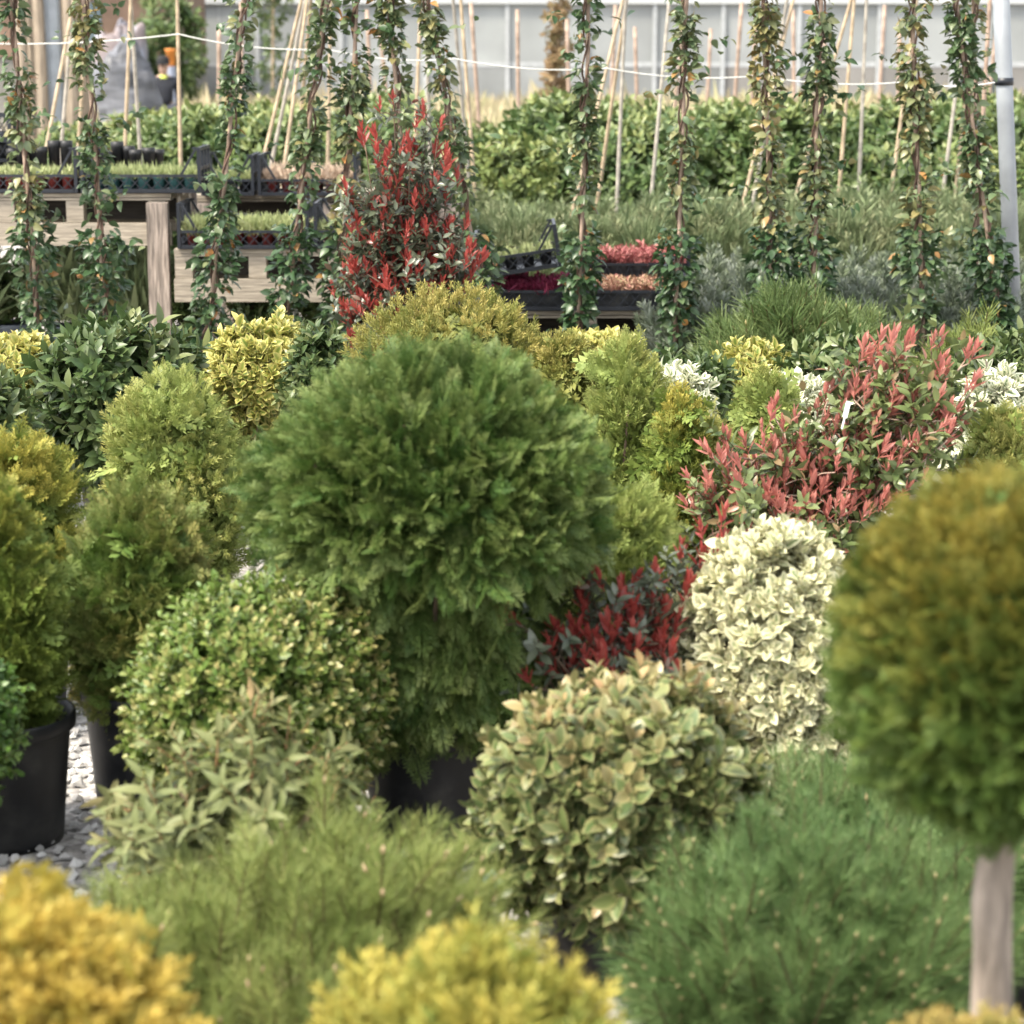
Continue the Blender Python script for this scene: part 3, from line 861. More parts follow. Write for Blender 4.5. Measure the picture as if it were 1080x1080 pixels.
pine('mountain_pine', 'yellowish mountain pine below the grey metal post', (930, 1130, 330, 470), 9.3, M['pine_lime'], 93, 90, (.10, .14), T_pine_lo)
broad('cream_euonymus', 'dense shrub of cream and pale yellow leaves beside the blurred thuja ball', 'shrub',
      (700, 935, 546, 900), 4.9, M['cream'], MOUND, T_euon, 300, 7, (.85, 1.15), .045, .06, .02, .5, .4, tip=tipfun(-.2, .8), seed=94, kcore=.7)

# ================================================================== RED-TIPPED SHRUBS
photinia('red_tip_shrub', 'tall narrow shrub with scarlet shoots and dark leaves, before the lower pallet tables', 9.6,
         [(415, 100, 0), (385, 140, .03), (450, 115, .05), (432, 150, -.05), (462, 128, .0), (375, 210, .05), (400, 170, -.06), (470, 205, .04), (395, 250, -.1), (425, 215, .1),
          (368, 262, .02), (488, 232, .0), (478, 262, -.08), (450, 240, -.1), (380, 300, -.08), (410, 290, -.14), (440, 285, -.14), (492, 262, .05), (366, 318, .0), (465, 300, -.12), (486, 300, 0),
          (420, 330, -.16), (375, 340, -.05), (448, 320, .1), (395, 200, .1), (440, 190, .1)],
         M['red_dark'], M['red'], (428, 9.6), 101, 26, spread=.07, shoots_per=13, shoot_size=(.95, 1.45), leaf_size=(.8, 1.05), pot=(.16, .28))
photinia('red_tip_shrub', 'low loose shrub with deep red shoots between the big globe and the cream shrub', 4.78,
         [(625, 592, 0), (650, 632, -.03), (690, 600, .05), (612, 652, -.08), (665, 664, -.08), (702, 640, .02), (549, 634, -.2), (640, 690, -.1), (680, 690, -.08), (715, 575, .25), (742, 548, .35), (606, 690, -.12), (722, 615, .1),
          (660, 615, .03), (700, 680, -.05), (748, 585, .3), (562, 700, -.2), (585, 668, -.16), (630, 665, -.1), (620, 625, -.02), (655, 700, -.14), (690, 655, 0), (645, 655, -.1), (575, 668, .12), (590, 700, .1), (560, 690, .02)],
         M['red_dark'], M['red'], (652, 4.78), 102, 11, spread=.045, shoots_per=3, shoot_size=(.8, 1.15), leaf_size=(.5, .75), pot=(.13, .24))
photinia('red_tip_shrub', 'leaning shrub with salmon pink shoots and olive leaves, above the cream shrub', 6.1,
         [(1018, 362, .1), (988, 352, .15), (960, 350, .1), (925, 352, .12), (905, 365, .1), (1025, 395, .05), (1015, 430, .05), (990, 385, 0), (950, 380, .05), (975, 455, -.02), (985, 415, -.05), (940, 420, .05), (930, 390, .12),
          (870, 410, .1), (828, 438, .05), (815, 470, .0), (838, 460, .1), (765, 478, .0), (752, 520, -.05), (790, 460, .05), (855, 480, -.03), (880, 440, .02), (905, 480, -.05), (780, 510, -.08), (812, 515, -.1), (950, 470, -.1), (895, 525, -.1),
          (845, 530, -.12), (735, 500, 0), (1000, 445, -.08)],
         M['pink_dark'], M['pink'], (842, 6.1), 103, 14, spread=.06, shoots_per=10, shoot_size=(.75, 1.15), leaf_size=(.75, 1.0), pot=(.14, .26))


# ================================================================== CLIMBERS
def climber(px0, px1, py1, label, seed, Y=10.6, dens=1.0, brown=.3, py0=0):
    rg = np.random.default_rng(seed)
    a = at(px1, py1, Y)          # low point on the cane
    b = at(px0, py0, Y)
    d = (b - a) / (b[2] - a[2])
    base = a + d * (.2 - a[2]); top = a + d * (2.32 - a[2])
    t = thing('climbing_vine', label, 'climber', (base[0], Y, 0), 0, 'climbers trained up single canes')
    o = np.array([base[0], Y, 0])
    base = base - o; top = top - o
    L_ = 2.12
    cb = MB(); u = np.linspace(0, 1, 8)[:, None]
    pts = base + (top - base) * u + np.concatenate([rg.normal(0, .004, (8, 2)), np.zeros((8, 1))], 1)
    cb.tube(pts, .0095, n=7); cb.build('cane', M['cane_pink'], t, smooth=True)
    def axis(v):
        v = np.asarray(v); return base + (top - base) * v[:, None]
    vs = MB()
    for k in range(3):
        v = np.linspace(0, 1, 60); ph = v * rg.uniform(30, 45) + k * 2.1; rr = .016 + .008 * np.sin(v * 23 + k)
        vs.tube(axis(v) + np.stack([np.cos(ph) * rr, np.sin(ph) * rr, 0 * v], -1), .0048, n=4)
    vs.build('vine_stem', M['vine_bark'], t, smooth=True)
    lv = MB()
    n = int(1150 * dens * rg.uniform(.85, 1.15))
    v = rg.random(n * 2)
    f = lump_fn(rg, 1.0)
    den = .62 + .38 * np.sin(v * rg.uniform(16, 26) + rg.uniform(0, 6)) + .5 * (v < .33) + .2 * np.sin(v * 51)
    v = v[rg.random(n * 2) * 1.25 < den][:n]
    n = len(v)
    ph = rg.random(n) * 6.28
    wid = np.where(v < .36, .070, .035) * rg.uniform(.85, 1.15) * (1 + .25 * np.sin(v * 31)) * np.clip(1 + 0 * v, 0, 2)
    rr = wid * np.sqrt(rg.random(n)) + .012
    out = np.stack([np.cos(ph), np.sin(ph), 0 * v], -1)
    P = axis(v) + out * rr[:, None]
    D = nrm(out + np.stack([0 * v, 0 * v, rg.normal(-.1, .55, n)], -1) + rg.normal(0, .3, (n, 3)))
    Nn = nrm(np.tile([0, 0, 1.], (n, 1)) + out * .5 + rg.normal(0, .45, (n, 3)))
    lf = lump_fn(rg, 3.5)
    zone = lf(P + rg.normal(0, 3, 3))
    nst = 14      # stray shoots
    si = rg.integers(0, nst, n // 12); sv = rg.random(nst); sdir = nrm(np.stack([rg.normal(0, 1, nst), rg.normal(0, 1, nst), rg.normal(.4, .4, nst)], -1)); sl = rg.uniform(0, .17, n // 12)
    P[:n // 12] = axis(sv[si]) + sdir[si] * (.05 + sl[:, None]) + rg.normal(0, .008, (n // 12, 3))
    var = np.clip(.28 + brown * (v > .33) * .62 + .16 * zone + rg.normal(0, .16, n) - .18 * (v < .33), 0, 1)
    tip = (rg.random(n) < .02) * rg.uniform(.3, 1, n)
    S = rg.uniform(.034, .062, n)
    Vt, Qt, Tt, At = LEAF_VINE
    At2 = At.copy(); At2[:, 1] = 1.0
    inst(lv, (Vt, Qt, Tt, At2), P, D, Nn, S, var, tip, vmix=0)
    lv.build('foliage', M['vine'], t)
    pot_tree(t, .12, .26)
    return t


climber(12, 40, 335, 'climber at the photo edge, before the end of the tall pallet table', 201, brown=.2)
climber(88, 112, 335, 'climber before the middle of the tall pallet table, left of the square post', 202, brown=.2)
climber(258, 218, 360, 'climber bushy at its foot, just right of the square table post', 203, brown=.05)
climber(345, 302, 325, 'climber leaning in front of the lower pallet table, russet leaf near its foot', 204, brown=.25)
climber(377, 362, 250, 'brownish climber half hidden behind the scarlet-tipped shrub, on its left side', 205, brown=.45)
climber(410, 428, 200, 'climber rising straight out of the top of the scarlet-tipped shrub', 206, brown=.2)
climber(450, 510, 310, 'climber leaning across to the right side of the scarlet-tipped shrub', 207, brown=.2)
climber(620, 611, 345, 'climber in front of the black crates on the low pallet', 208, brown=.15)
climber(724, 713, 350, 'climber at the end of the low pallet with red seedlings', 209, brown=.25)
climber(806, 814, 310, 'brown-leaved climber between the mountain pine and a slanting cane', 210, brown=.6)
climber(866, 858, 285, 'green and orange climber beside the brown-leaved one, above the mountain pine', 211, brown=.35)
climber(962, 972, 330, 'thick olive climber with a pale cane showing, right of the mountain pine', 212, dens=1.1, brown=.4)
climber(1008, 1052, 330, 'climber leaning towards the grey metal post', 213, dens=1.15, brown=.35)
climber(1026, 1030, 260, 'thin climber squeezed between the leaning climber and the metal post', 214, Y=11.0, dens=.5, brown=.5)

# metal post with a cable clip
def steel_post():
    Y = 11.4
    a, b = at(1068, 320, Y), at(1056, 0, Y)
    d = (b - a) / (b[2] - a[2])
    p0 = a - d * a[2]
    t = thing('metal_post', 'round grey galvanised metal post standing upright beside the last climber', 'post', p0)
    o = p0
    mb = MB(); mb.tube([p0 - o, a + d * (1.2 - a[2]) - o, a + d * (2.6 - a[2]) - o], .041, n=20); mb.build('tube', M['steel'], t, smooth=True)
    f = MB(); f.lathe([(0, .012), (.09, .012), (.09, .0)], 20); f.build('foot_plate', M['steel'], t)
    c = MB(); q = a + d * (at(1060, 86, Y)[2] - a[2]) - o
    c.tube([q - [0, 0, .018], q + [0, 0, .018]], .046, n=20); c.build('clamp', M['crate'], t, smooth=True)
steel_post()

# string stretched behind the climbers
def string_line(pts, label, sag=.03, rad=.0038, nm='string_line'):
    P = [at(*p) for p in pts]
    out = []
    for a, b in zip(P[:-1], P[1:]):
        for u in np.linspace(0, 1, 9)[:-1]:
            q = a + (b - a) * u; q = q - np.array([0, 0, sag * 4 * u * (1 - u)]); out.append(q)
    out.append(P[-1])
    mb = MB(); mb.tube(out, rad, n=6)
    tag(mb.build(nm, M['string'], smooth=True), label, 'string')
string_line([(-60, 44, 13), (188, 36, 13), (345, 52, 13), (480, 62, 13), (640, 72, 13), (800, 80, 13), (960, 86, 13), (1064, 84, 11.36)], 'long white string stretched behind the climbers to the metal post')

# ------------------------------------------------------------------ bamboo canes
def canes(lines, label, Y=15.5, mat='bamboo', name='bamboo_tripod', rad=.0145):
    ends = []
    for (x0, y0, x1, y1, dy) in lines:
        a, b = at(x0, y0, Y + dy), at(x1, y1, Y + dy * .25)
        d = (b - a) / (b[2] - a[2])
        ends.append((a - d * a[2], a + d * (2.25 - a[2])))
    o = np.mean([e[0] for e in ends], axis=0); o[2] = 0
    t = thing(name, label, 'canes' if len(lines) > 1 else 'cane', o, 0, 'bamboo canes behind the climbers')
    for i, (a, b) in enumerate(ends):
        mb = MB()
        pts = [a + (b - a) * u - o for u in np.linspace(0, 1, 12)]
        mb.tube(pts, [rad * (1.0 + (.10 if k % 2 else 0)) * (1 - .025 * k) for k in range(12)], n=8)
        mb.build('cane', M[mat if i % 3 != 1 else 'bamboo_grey'], t, smooth=True)
    return t

canes([(52, 140, 78, 0, -.3), (66, 140, 76, 20, .2), (83, 150, 93, 0, .1)], 'group of leaning bamboo canes behind the tall table, nearest the photo edge')
canes([(132, 148, 138, 0, 0), (147, 148, 139, 20, .2)], 'pair of bamboo canes crossing at the top, behind the middle of the tall table')
canes([(190, 150, 187, 0, 0)], 'single thin bamboo cane in front of the greenhouse corner', name='bamboo_cane')
canes([(281, 155, 318, 0, 0), (290, 155, 322, 0, .2), (302, 160, 324, 0, -.2), (314, 160, 328, 0, .3)], 'thick bundle of leaning bamboo canes behind the crates with pinkish seedlings')
canes([(346, 158, 349, 0, 0)], 'single yellow bamboo cane beside the leaning climber of the lower table', name='bamboo_cane')
canes([(440, 100, 444, 0, 0), (452, 110, 449, 0, .2)], 'pair of thin canes rising behind the scarlet-tipped shrub')
canes([(497, 150, 486, 0, 0), (492, 160, 478, 0, .3)], 'pair of canes standing just right of the scarlet-tipped shrub')
canes([(600, 240, 657, 0, -.3), (649, 250, 660, 0, .1), (632, 200, 661, 0, .3)], 'tripod of pale canes right of the climber before the black crates')
canes([(684, 240, 706, 0, 0)], 'single pale leaning cane behind the end climber of the low pallet', name='bamboo_cane', mat='bamboo_grey')
canes([(772, 262, 812, 100, -.2), (786, 262, 815, 90, .2), (826, 255, 892, 20, .1)], 'pair of slanting canes and a pale one behind the brown-leaved climber')
canes([(880, 265, 901, 0, 0), (903, 268, 914, 0, .1)], 'two straight honey-coloured canes beside the green and orange climber')
canes([(935, 240, 963, 30, 0), (986, 268, 1013, 60, .1), (1000, 275, 1020, 90, .2)], 'three leaning grey canes around the thick olive climber')
canes([(1026, 310, 1044, 0, 0)], 'single reddish cane beside the leaning climber and the metal post', name='bamboo_cane', mat='cane_pink', Y=12.5)


def far_canes():
    rg = np.random.default_rng(91)
    pts = [(512, 20), (548, 40), (604, 50), (640, 35), (676, 58), (700, 45), (742, 60), (768, 30), (790, 55), (842, 40), (862, 60), (924, 35), (948, 55), (1032, 40), (395, 40), (420, 60), (255, 30), (228, 55)]
    proto = None
    for px, top in pts:
        Y = rg.uniform(22.5, 26)
        p = at(px, 120, Y); h = at(px, max(top - 30, 2), Y)[2]
        if proto is None:
            m_ = MB(); m_.tube([[0, 0, z] for z in np.linspace(0, 2.2, 9)], [.02 * (1 + .08 * (i % 2)) for i in range(9)], n=7)
            o = proto = m_.build('bamboo_cane', M['cane_pink'], smooth=True)
            tag(o, 'thin far cane standing beyond the broad-leaved shrub row', 'cane', 'far canes beyond the shrubs')
        else:
            o = proto.copy(); COL.objects.link(o)
        o.location = (p[0], Y, 0); o.scale = (1, 1, h / 2.2); o.rotation_euler = (rg.normal(0, .03), rg.normal(0, .05), 0)
far_canes()


def plant_tag(px, py, Y, label, mat, w=.022, h=.075, lean=.3):
    p = at(px, py, Y)
    t = thing('plant_tag', label, 'plant tag', p, .2)
    t.rotation_euler = (-.3, lean, .2)
    m_ = MB()
    m_.box((-w / 2, -.0006, -h * .5), (w / 2, .0006, h * .5)); m_.build('tag_plate', mat, t)
    m_ = MB(); m_.box((-w / 6, -.0005, -h * 1.2), (w / 6, .0005, -h * .5 - .0002)); m_.build('tag_stake', mat, t)
plant_tag(514, 934, 3.62, 'pale blue plastic plant tag between the lime pine and the variegated bush', plain('pale_blue_tag', (.36, .55, .60), rough=.4), .03, .05, 1.0)
plant_tag(893, 432, 5.95, 'white plastic plant tag sticking up in the leaning pink-tipped shrub', M['tag'], .013, .045, .35)

# ================================================================== PALLET TABLES
def pallet_table(name, label, px0, px1, pytop, Y, depth, blocks, leg_px, board=True, seed=1, legs_at=None):
    """weathered table: a pallet on a frame of boards and square legs"""
    a = at(px0, pytop, Y); b = at(px1, pytop, Y)
    W = b[0] - a[0]; H = a[2]
    t = thing(name, label, 'table', (a[0], Y, 0))
    rg = np.random.default_rng(seed)
    dk = MB()
    nb = max(3, int(depth / .14))
    for i in range(nb):
        y0 = i * depth / nb
        dk.box((rg.uniform(-.012, .012), y0 + .004, H - .022 + rg.uniform(-.002, .002)), (W + rg.uniform(-.012, .012), y0 + depth / nb - .006, H + rg.uniform(-.002, .002)))
    dk.build('deck', M['wood'], t)
    sb = MB()
    for y0 in (.002, depth / 2 - .05, depth - .105):
        sb.box((.003, y0, H - .036), (W - .003, y0 + .098, H - .0245))
    sb.build('stringer_board', M['wood'], t)
    for bx in blocks:
        x = at(bx, pytop, Y)[0] - a[0]
        for k, y0 in enumerate((.006, depth / 2 - .05, depth - .115)):
            m_ = MB(); m_.box((x - .045, y0, H - .150), (x + .045, y0 + .095, H - .038)); m_.build('block', M['wood'], t)
    bb = MB(); bb.box((.004, .22, H - .150), (W - .004, .232, H - .0375)); bb.build('gap_shade_board', M['wood_shade'], t)  # added near-black board, paints the shade seen between the blocks
    rail_top = H - .153
    for y0 in (-.012, depth - .03):
        m_ = MB(); m_.box((.0, y0, rail_top - .118), (W, y0 + .034, rail_top)); m_.build('rail', M['wood'], t)
    for lx in leg_px:
        x = at(lx, pytop, Y)[0] - a[0]
        for y0 in (-.075, depth + .006):
            m_ = MB(); m_.box((x - .055, y0, 0), (x + .055, y0 + .06, H - .045)); m_.build('leg', M['wood_post'], t)
    return t, a[0], W, H

def table_at(px, py, Y): return at(px, py, Y)

t1 = pallet_table('pallet_table', 'tall weathered pallet table with a square post at its end', -140, 180, 204, 12.0, 1.0, (-95, -20, 5, 78, 165), (-120, 167), seed=5)
t2 = pallet_table('pallet_table', 'lower weathered pallet table with pale blocks, next to the square post', 183, 420, 263, 11.8, .9, (193, 271, 355, 410), (408,), seed=6)
t3 = pallet_table('pallet_table', 'low pallet table with a dark gap beneath it, carrying the red and purple seedlings', 508, 735, 328, 11.2, .9, (520, 620, 725), (520, 725), seed=7)
t4 = pallet_table('pallet_table', 'back pallet table half hidden behind the lower one, with pinkish seedlings on it', 205, 485, 206, 13.4, .8, (215, 340, 470), (215, 350, 475), seed=8)


# crates
def crate_mesh(W, Dp, wall=.085, end=.2):
    b = MB()
    b.box((0, 0, 0), (W, Dp, .006))
    for x in np.linspace(.08, W - .08, 6): b.box((x - .006, .004, .0065), (x + .006, Dp - .004, .012))
    lat = []
    for y in (0.0, Dp - .008):
        m_ = MB()
        m_.box((.022, y, wall - .014), (W - .022, y + .008, wall))
        m_.box((.022, y, .0065), (W - .022, y + .008, .02))
        k = max(3, int(W / .06))
        for i in range(k):
            x0 = .022 + (W - .044) * i / k; x1 = .022 + (W - .044) * (i + 1) / k
            for (p, q) in (((x0, .02), (x1, wall - .014)), ((x1, .02), (x0, wall - .014))):
                d = np.array([q[0] - p[0], q[1] - p[1]]); nrm_ = np.array([-d[1], d[0]]) / np.linalg.norm(d) * .0022
                yy0, yy1 = (y + .0015, y + .004) if q[0] > p[0] else (y + .0042, y + .0067)
                V = [[p[0] + nrm_[0], yy0, p[1] + nrm_[1]], [p[0] - nrm_[0], yy0, p[1] - nrm_[1]], [q[0] - nrm_[0], yy0, q[1] - nrm_[1]], [q[0] + nrm_[0], yy0, q[1] + nrm_[1]]]
                V += [[v[0], yy1, v[2]] for v in V]
                m_.add(V, [[0, 1, 2, 3], [7, 6, 5, 4], [0, 4, 5, 1], [1, 5, 6, 2], [2, 6, 7, 3], [3, 7, 4, 0]])
        lat.append(m_)
    ends = []
    for x, sgn in ((0.0, 1), (W - .018, -1)):
        m_ = MB()
        for y in (0, Dp - .02, Dp * .33, Dp * .62):
            m_.box((x, y, .0065), (x + .018, y + .02, end))
        for z in (.0068, .06, .115, end - .018):
            m_.box((x + .002, .021, z), (x + .016, Dp - .021, z + .018))
        # slanting corner struts that run down to the low side walls
        for y in (.0, Dp - .012):
            xa = x + (.018 if sgn > 0 else 0); L_ = .075 * sgn
            V = []
            for (dx, z) in ((.004 * sgn, end - .01), (.018 * sgn, end - .01), (.018 * sgn + L_, wall + .001), (.004 * sgn + L_, wall + .001)):
                V.append([xa + dx - .004 * sgn, y, z])
            V += [[v[0], y + .012, v[2]] for v in V]
            m_.add(V, [[0, 1, 2, 3], [7, 6, 5, 4], [0, 4, 5, 1], [1, 5, 6, 2], [2, 6, 7, 3], [3, 7, 4, 0]])
            # rail of the handle
            lo_, hi_ = sorted((xa, xa + .024 * sgn))
            m_.box((lo_, y + .001, end - .0095), (hi_, y + .011, end))
        ends.append(m_)
    return b, lat, ends


def grass_tpl(rg, n=9, w=.07):
    mb = MB()
    for i in range(n):
        a = rg.uniform(0, 6.28); l = rg.uniform(.6, 1.1); s = rg.uniform(.1, .5)
        p = np.array([rg.normal(0, .15), 0, rg.normal(0, .15)])
        blade(mb, p, p + [math.cos(a) * s, l, math.sin(a) * s], w, rg.normal(0, 1, 3), rg.random(), 0, 0)
    return mb.arrays()
T_seed = [grass_tpl(tr) for _ in range(3)]
T_seed_leafy = [sprig_tpl(tr, 9, 1.0, LEAF_LO, (.45, .65), (30, 75), 1.0, stem_r=.02) for _ in range(3)]
T_blade = [grass_tpl(tr, 14) for _ in range(4)]
T_blade_fine = [grass_tpl(tr, 26, .028) for _ in range(4)]


def crate(px0, px1, pybot, Y, label, pots='red', seed='seed_pale', hgt=.055, Dp=.40, tilt=0.0, rows=3, end=.235, sd=1, wall=.095, z=None, potname='seedling pots', leafy=False, potlabel=None, rz=0.0):
    a, b = at(px0, pybot, Y), at(px1, pybot, Y)
    W = b[0] - a[0]
    zz = a[2] if z is None else z
    rg = np.random.default_rng(sd)
    t = thing('nursery_crate', label, 'crate', (a[0], Y, zz + .001), rz)
    t.rotation_euler = (0, tilt, rz)
    bm, lat, ends = crate_mesh(W, Dp, wall, end)
    bm.build('base', M['crate'], t)
    for m_ in lat: m_.build('lattice_wall', M['crate'], t)
    for m_ in ends: m_.build('end_wall', M['crate'], t)
    # pots standing in it, one thing each
    if pots:
        nx = max(2, int((W - .05) / .075)); r = min((W - .05) / nx / 2, .037) * .95
        mt = M['pot_' + pots] if pots != 'black' else M['pot']
        proto = None
        Rm = t.matrix_basis.copy()
        from mathutils import Euler, Matrix
        Rm = Matrix.Translation(t.location) @ Euler(t.rotation_euler).to_matrix().to_4x4()
        for j in range(rows):
            for i in range(nx):
                p = Rm @ Vector((.03 + (W - .06) * (i + .5) / nx, .05 + (Dp - .1) * (j + .5) / rows, .0125))
                if proto is None:
                    q = thing('seedling_pot', potlabel, 'pot plant', p, 0, potname)
                    pb = MB(); pb.lathe([(0, .002), (r * .7, 0), (r * .92, .062), (r, .064), (r, .072), (r * .92, .072), (r * .86, .06), (0.001, .062)], 14)
                    pb.build('pot', mt, q, smooth=True)
                    sb = MB()
                    k = 34
                    P = np.stack([rg.normal(0, r * .55, k), rg.normal(0, r * .55, k), np.full(k, .06)], -1)
                    D = nrm(np.stack([rg.normal(0, .45, k), rg.normal(0, .45, k), np.ones(k)], -1))
                    fill(sb, T_seed_leafy if leafy else T_seed, P, D, rg, (hgt * .6, hgt * 1.15), rg.random(k))
                    sb.build('seedling', M[seed], q)
                    proto = q
                else:
                    q = copy_tree(proto)
                    q.location = p
                q.rotation_euler = (0, tilt, rg.uniform(0, 6.28)) if tilt == 0 else (0, tilt, 0)
    return t


Z1 = t1[3]; Z2 = t2[3]; Z3 = t3[3]; Z4 = t4[3]
crate(-52, 82, 200, 11.98, 'black crate of red pots on the tall pallet table, at the photo edge', 'red', 'seed_pale', .06, sd=301, z=Z1 + .003, potname='red pots in the edge crate', potlabel='small red pot of pale seedlings in the edge crate on the tall table')
crate(85, 212, 200, 11.98, 'black crate of teal pots on the tall pallet table, sticking out past the square post', 'teal', 'seed_pale', .06, sd=302, z=Z1 + .003, potname='teal pots in the crate above the post', potlabel='small teal pot of pale seedlings in the crate above the square post')
crate(187, 326, 258, 11.78, 'black crate of red pots and pale green seedlings on the lower pallet table', 'red', 'seed_pale', .095, sd=303, z=Z2 + .003, potname='red pots in the lower table crate', potlabel='small red pot of pale green seedlings on the lower pallet table')
crate(331, 430, 259, 11.78, 'black crate mostly hidden behind the scarlet-tipped shrub, on the lower pallet table', 'red', 'seed_pale', .07, sd=304, z=Z2 + .003, potname='red pots beside the scarlet shrub', potlabel='small red pot in the crate beside the scarlet-tipped shrub')
crate(272, 376, 203, 13.3, 'black crate of red pots with pinkish beige seedlings on the back pallet table', 'red', 'seed_beige', .085, sd=305, z=Z4 + .003, potname='red pots on the back table', potlabel='red pot with pinkish beige seedlings on the back pallet table')
crate(212, 268, 203, 13.3, 'small black crate behind the bushy climber, on the back pallet table', 'black', 'seed_pale', .07, sd=306, z=Z4 + .003, potname='black pots behind the bushy climber', potlabel='black pot in the small crate behind the bushy climber', rows=2)
crate(405, 480, 203, 13.3, 'black crate on the back table, seen through the scarlet-tipped shrub', 'red', 'seed_pink', .05, sd=307, z=Z4 + .003, potname='red pots seen through the scarlet shrub', potlabel='red pot in the crate seen through the scarlet-tipped shrub', rows=2)
crate(512, 606, 326, 11.18, 'black crate of purple seedlings on the low pallet, under a tilted crate', None, 'seed_purple', sd=308, z=Z3 + .003, end=.15, wall=.10)
crate(612, 728, 326, 11.18, 'black crate of pink seedlings at the end of the low pallet', None, 'seed_pink', sd=309, z=Z3 + .003, end=.15, wall=.10)
crate(506, 594, 296, 11.16, 'black crate sitting tilted on top of the crate of purple seedlings', 'black', 'seed_pale', .05, sd=310, z=Z3 + .160, tilt=-.15, potname='black pots in the tilted crate', potlabel='black pot of seedlings in the tilted crate', rows=2, end=.21)
crate(612, 728, 296, 11.66, 'black crate of red seedlings standing behind the pink ones on the low pallet', None, 'seed_pink', sd=311, z=Z3 + .003, end=.30, wall=.19, Dp=.36)

# trays of dense seedlings inside the pot-less crates
def seedling_tray(px0, px1, Y, z, label, mat, h, sd, Dp=.36, zb=.013, body=.075, n=900):
    a, b = at(px0, 300, Y), at(px1, 300, Y)
    W = b[0] - a[0] - .06
    rg = np.random.default_rng(sd)
    t = thing('seedling_tray', label, 'seedlings', (a[0] + .03, Y + .02, z + zb))
    m_ = MB(); m_.box((0, 0, 0), (W, Dp, body)); m_.build('tray', M['pot'], t)
    s = MB()
    P = np.stack([rg.uniform(0, W, n), rg.uniform(0, Dp, n), np.full(n, body - .004)], -1)
    D = nrm(np.stack([rg.normal(0, .4, n), rg.normal(0, .4, n), np.ones(n)], -1))
    fill(s, T_seed + T_seed_leafy, P, D, rg, (h * .6, h * 1.2), rg.random(n))
    s.build('seedlings', M[mat], t)
seedling_tray(512, 606, 11.18, Z3 + .003, 'dense purple seedlings in the crate below the tilted one', 'seed_purple', .055, 321)
seedling_tray(612, 728, 11.18, Z3 + .003, 'dense pale green and pinkish seedlings in the front crate at the low pallet end', 'seed_mixed', .05, 322)
seedling_tray(612, 728, 11.66, Z3 + .003, 'dense pink red seedlings in the raised crate at the back of the low pallet', 'seed_pink', .06, 323, Dp=.32, body=.17)

# rows of small black pots at the back of the tall table
def pot_row(pxs, py, Y, z, label, group, r=.055, h=.15, mat='pot', seedm=None):
    proto = None
    for px in pxs:
        p = at(px, py, Y)
        loc = (p[0] + RNG.uniform(-.014, .014), Y + RNG.uniform(-.06, .06), z)
        if proto is None:
            proto = thing('black_pot', label, 'pot', loc, 0, group)
            mb = MB(); prof = [(0, .003), (r * .75, 0), (r * .95, h * .84), (r * 1.05, h * .86), (r * 1.05, h), (r * .97, h), (r * .9, h * .82)]
            mb.lathe(prof, 20); pb_ = mb.build('pot_body', M[mat], proto, smooth=True)
            s = MB(); s.lathe([(r * .92, h * .83), (.001, h * .85)], 16); s.build('potting_soil', M['soil'], pb_)
        else:
            q = copy_tree(proto); q.location = loc; q.scale = (1, 1, RNG.uniform(.8, 1.04))
pot_row([2, 13, 24, 35, 46, 57, 68], 165, 12.55, Z1 + .003, 'small black pot in the short row behind the edge crate of red pots', 'black pots behind the red ones', r=.034, h=.24)
pot_row([102, 113, 124, 135, 146, 157, 168], 165, 12.55, Z1 + .003, 'small black pot in the row behind the crate of teal pots', 'black pots behind the teal ones', r=.034, h=.24)
pot_row([250, 264, 282, 335, 350], 235, 12.35, Z2 + .003, 'small black pot behind the pale green seedlings of the lower table', 'black pots on the lower table', h=.14)
pot_row([518, 532, 546], 290, 11.75, Z3 + .003, 'black pot behind the tilted crate on the low pallet', 'black pots on the low pallet', r=.05, h=.24)

# stack of dark crates at the photo edge
t = thing('crate_stack', 'dark grey empty crate stack behind the climber at the photo edge', 'crate stack', (at(-60, 150, 12.5)[0], 12.5, Z1 + .003))
for k in range(3):
    m_ = MB()
    b_, l_, e_ = crate_mesh(.37, .40, .12, .13)
    for q in [b_] + l_ + e_:
        V, Q, T, A = q.arrays(); m_.add(V + [0, 0, .135 * k], Q, T, A)
    m_.build('crate', M['crate'], t)

# plants standing under the tables
def under_plant(px, Y, label, seed, h=.55, mat='feather', potm='pot_grey', r=.13, hp=.24, leafy=False):
    rg = np.random.default_rng(seed)
    p = at(px, 330, Y)
    t = thing('potted_plant', label, 'pot plant', (p[0], Y, 0), 0, 'plants under the pallet tables')
    pot_tree(t, r, hp, M[potm])
    mb = MB()
    n = 140
    ph = rg.random(n) * 6.28; rr = np.sqrt(rg.random(n)) * r * .9
    P = np.stack([np.cos(ph) * rr, np.sin(ph) * rr, rg.uniform(hp, hp + h * .4, n)], -1)
    D = nrm(np.stack([np.cos(ph) * rr * 4, np.sin(ph) * rr * 4, np.ones(n)], -1) + rg.normal(0, .25, (n, 3)))
    if leafy: fill(mb, T_laurel, P, D, rg, (.9, 1.3), rg.random(n), rg.random(n))
    else: fill(mb, T_blade, P, D, rg, (h * .3, h * .6), rg.random(n))
    mb.build('foliage', M[mat], t)
    return t
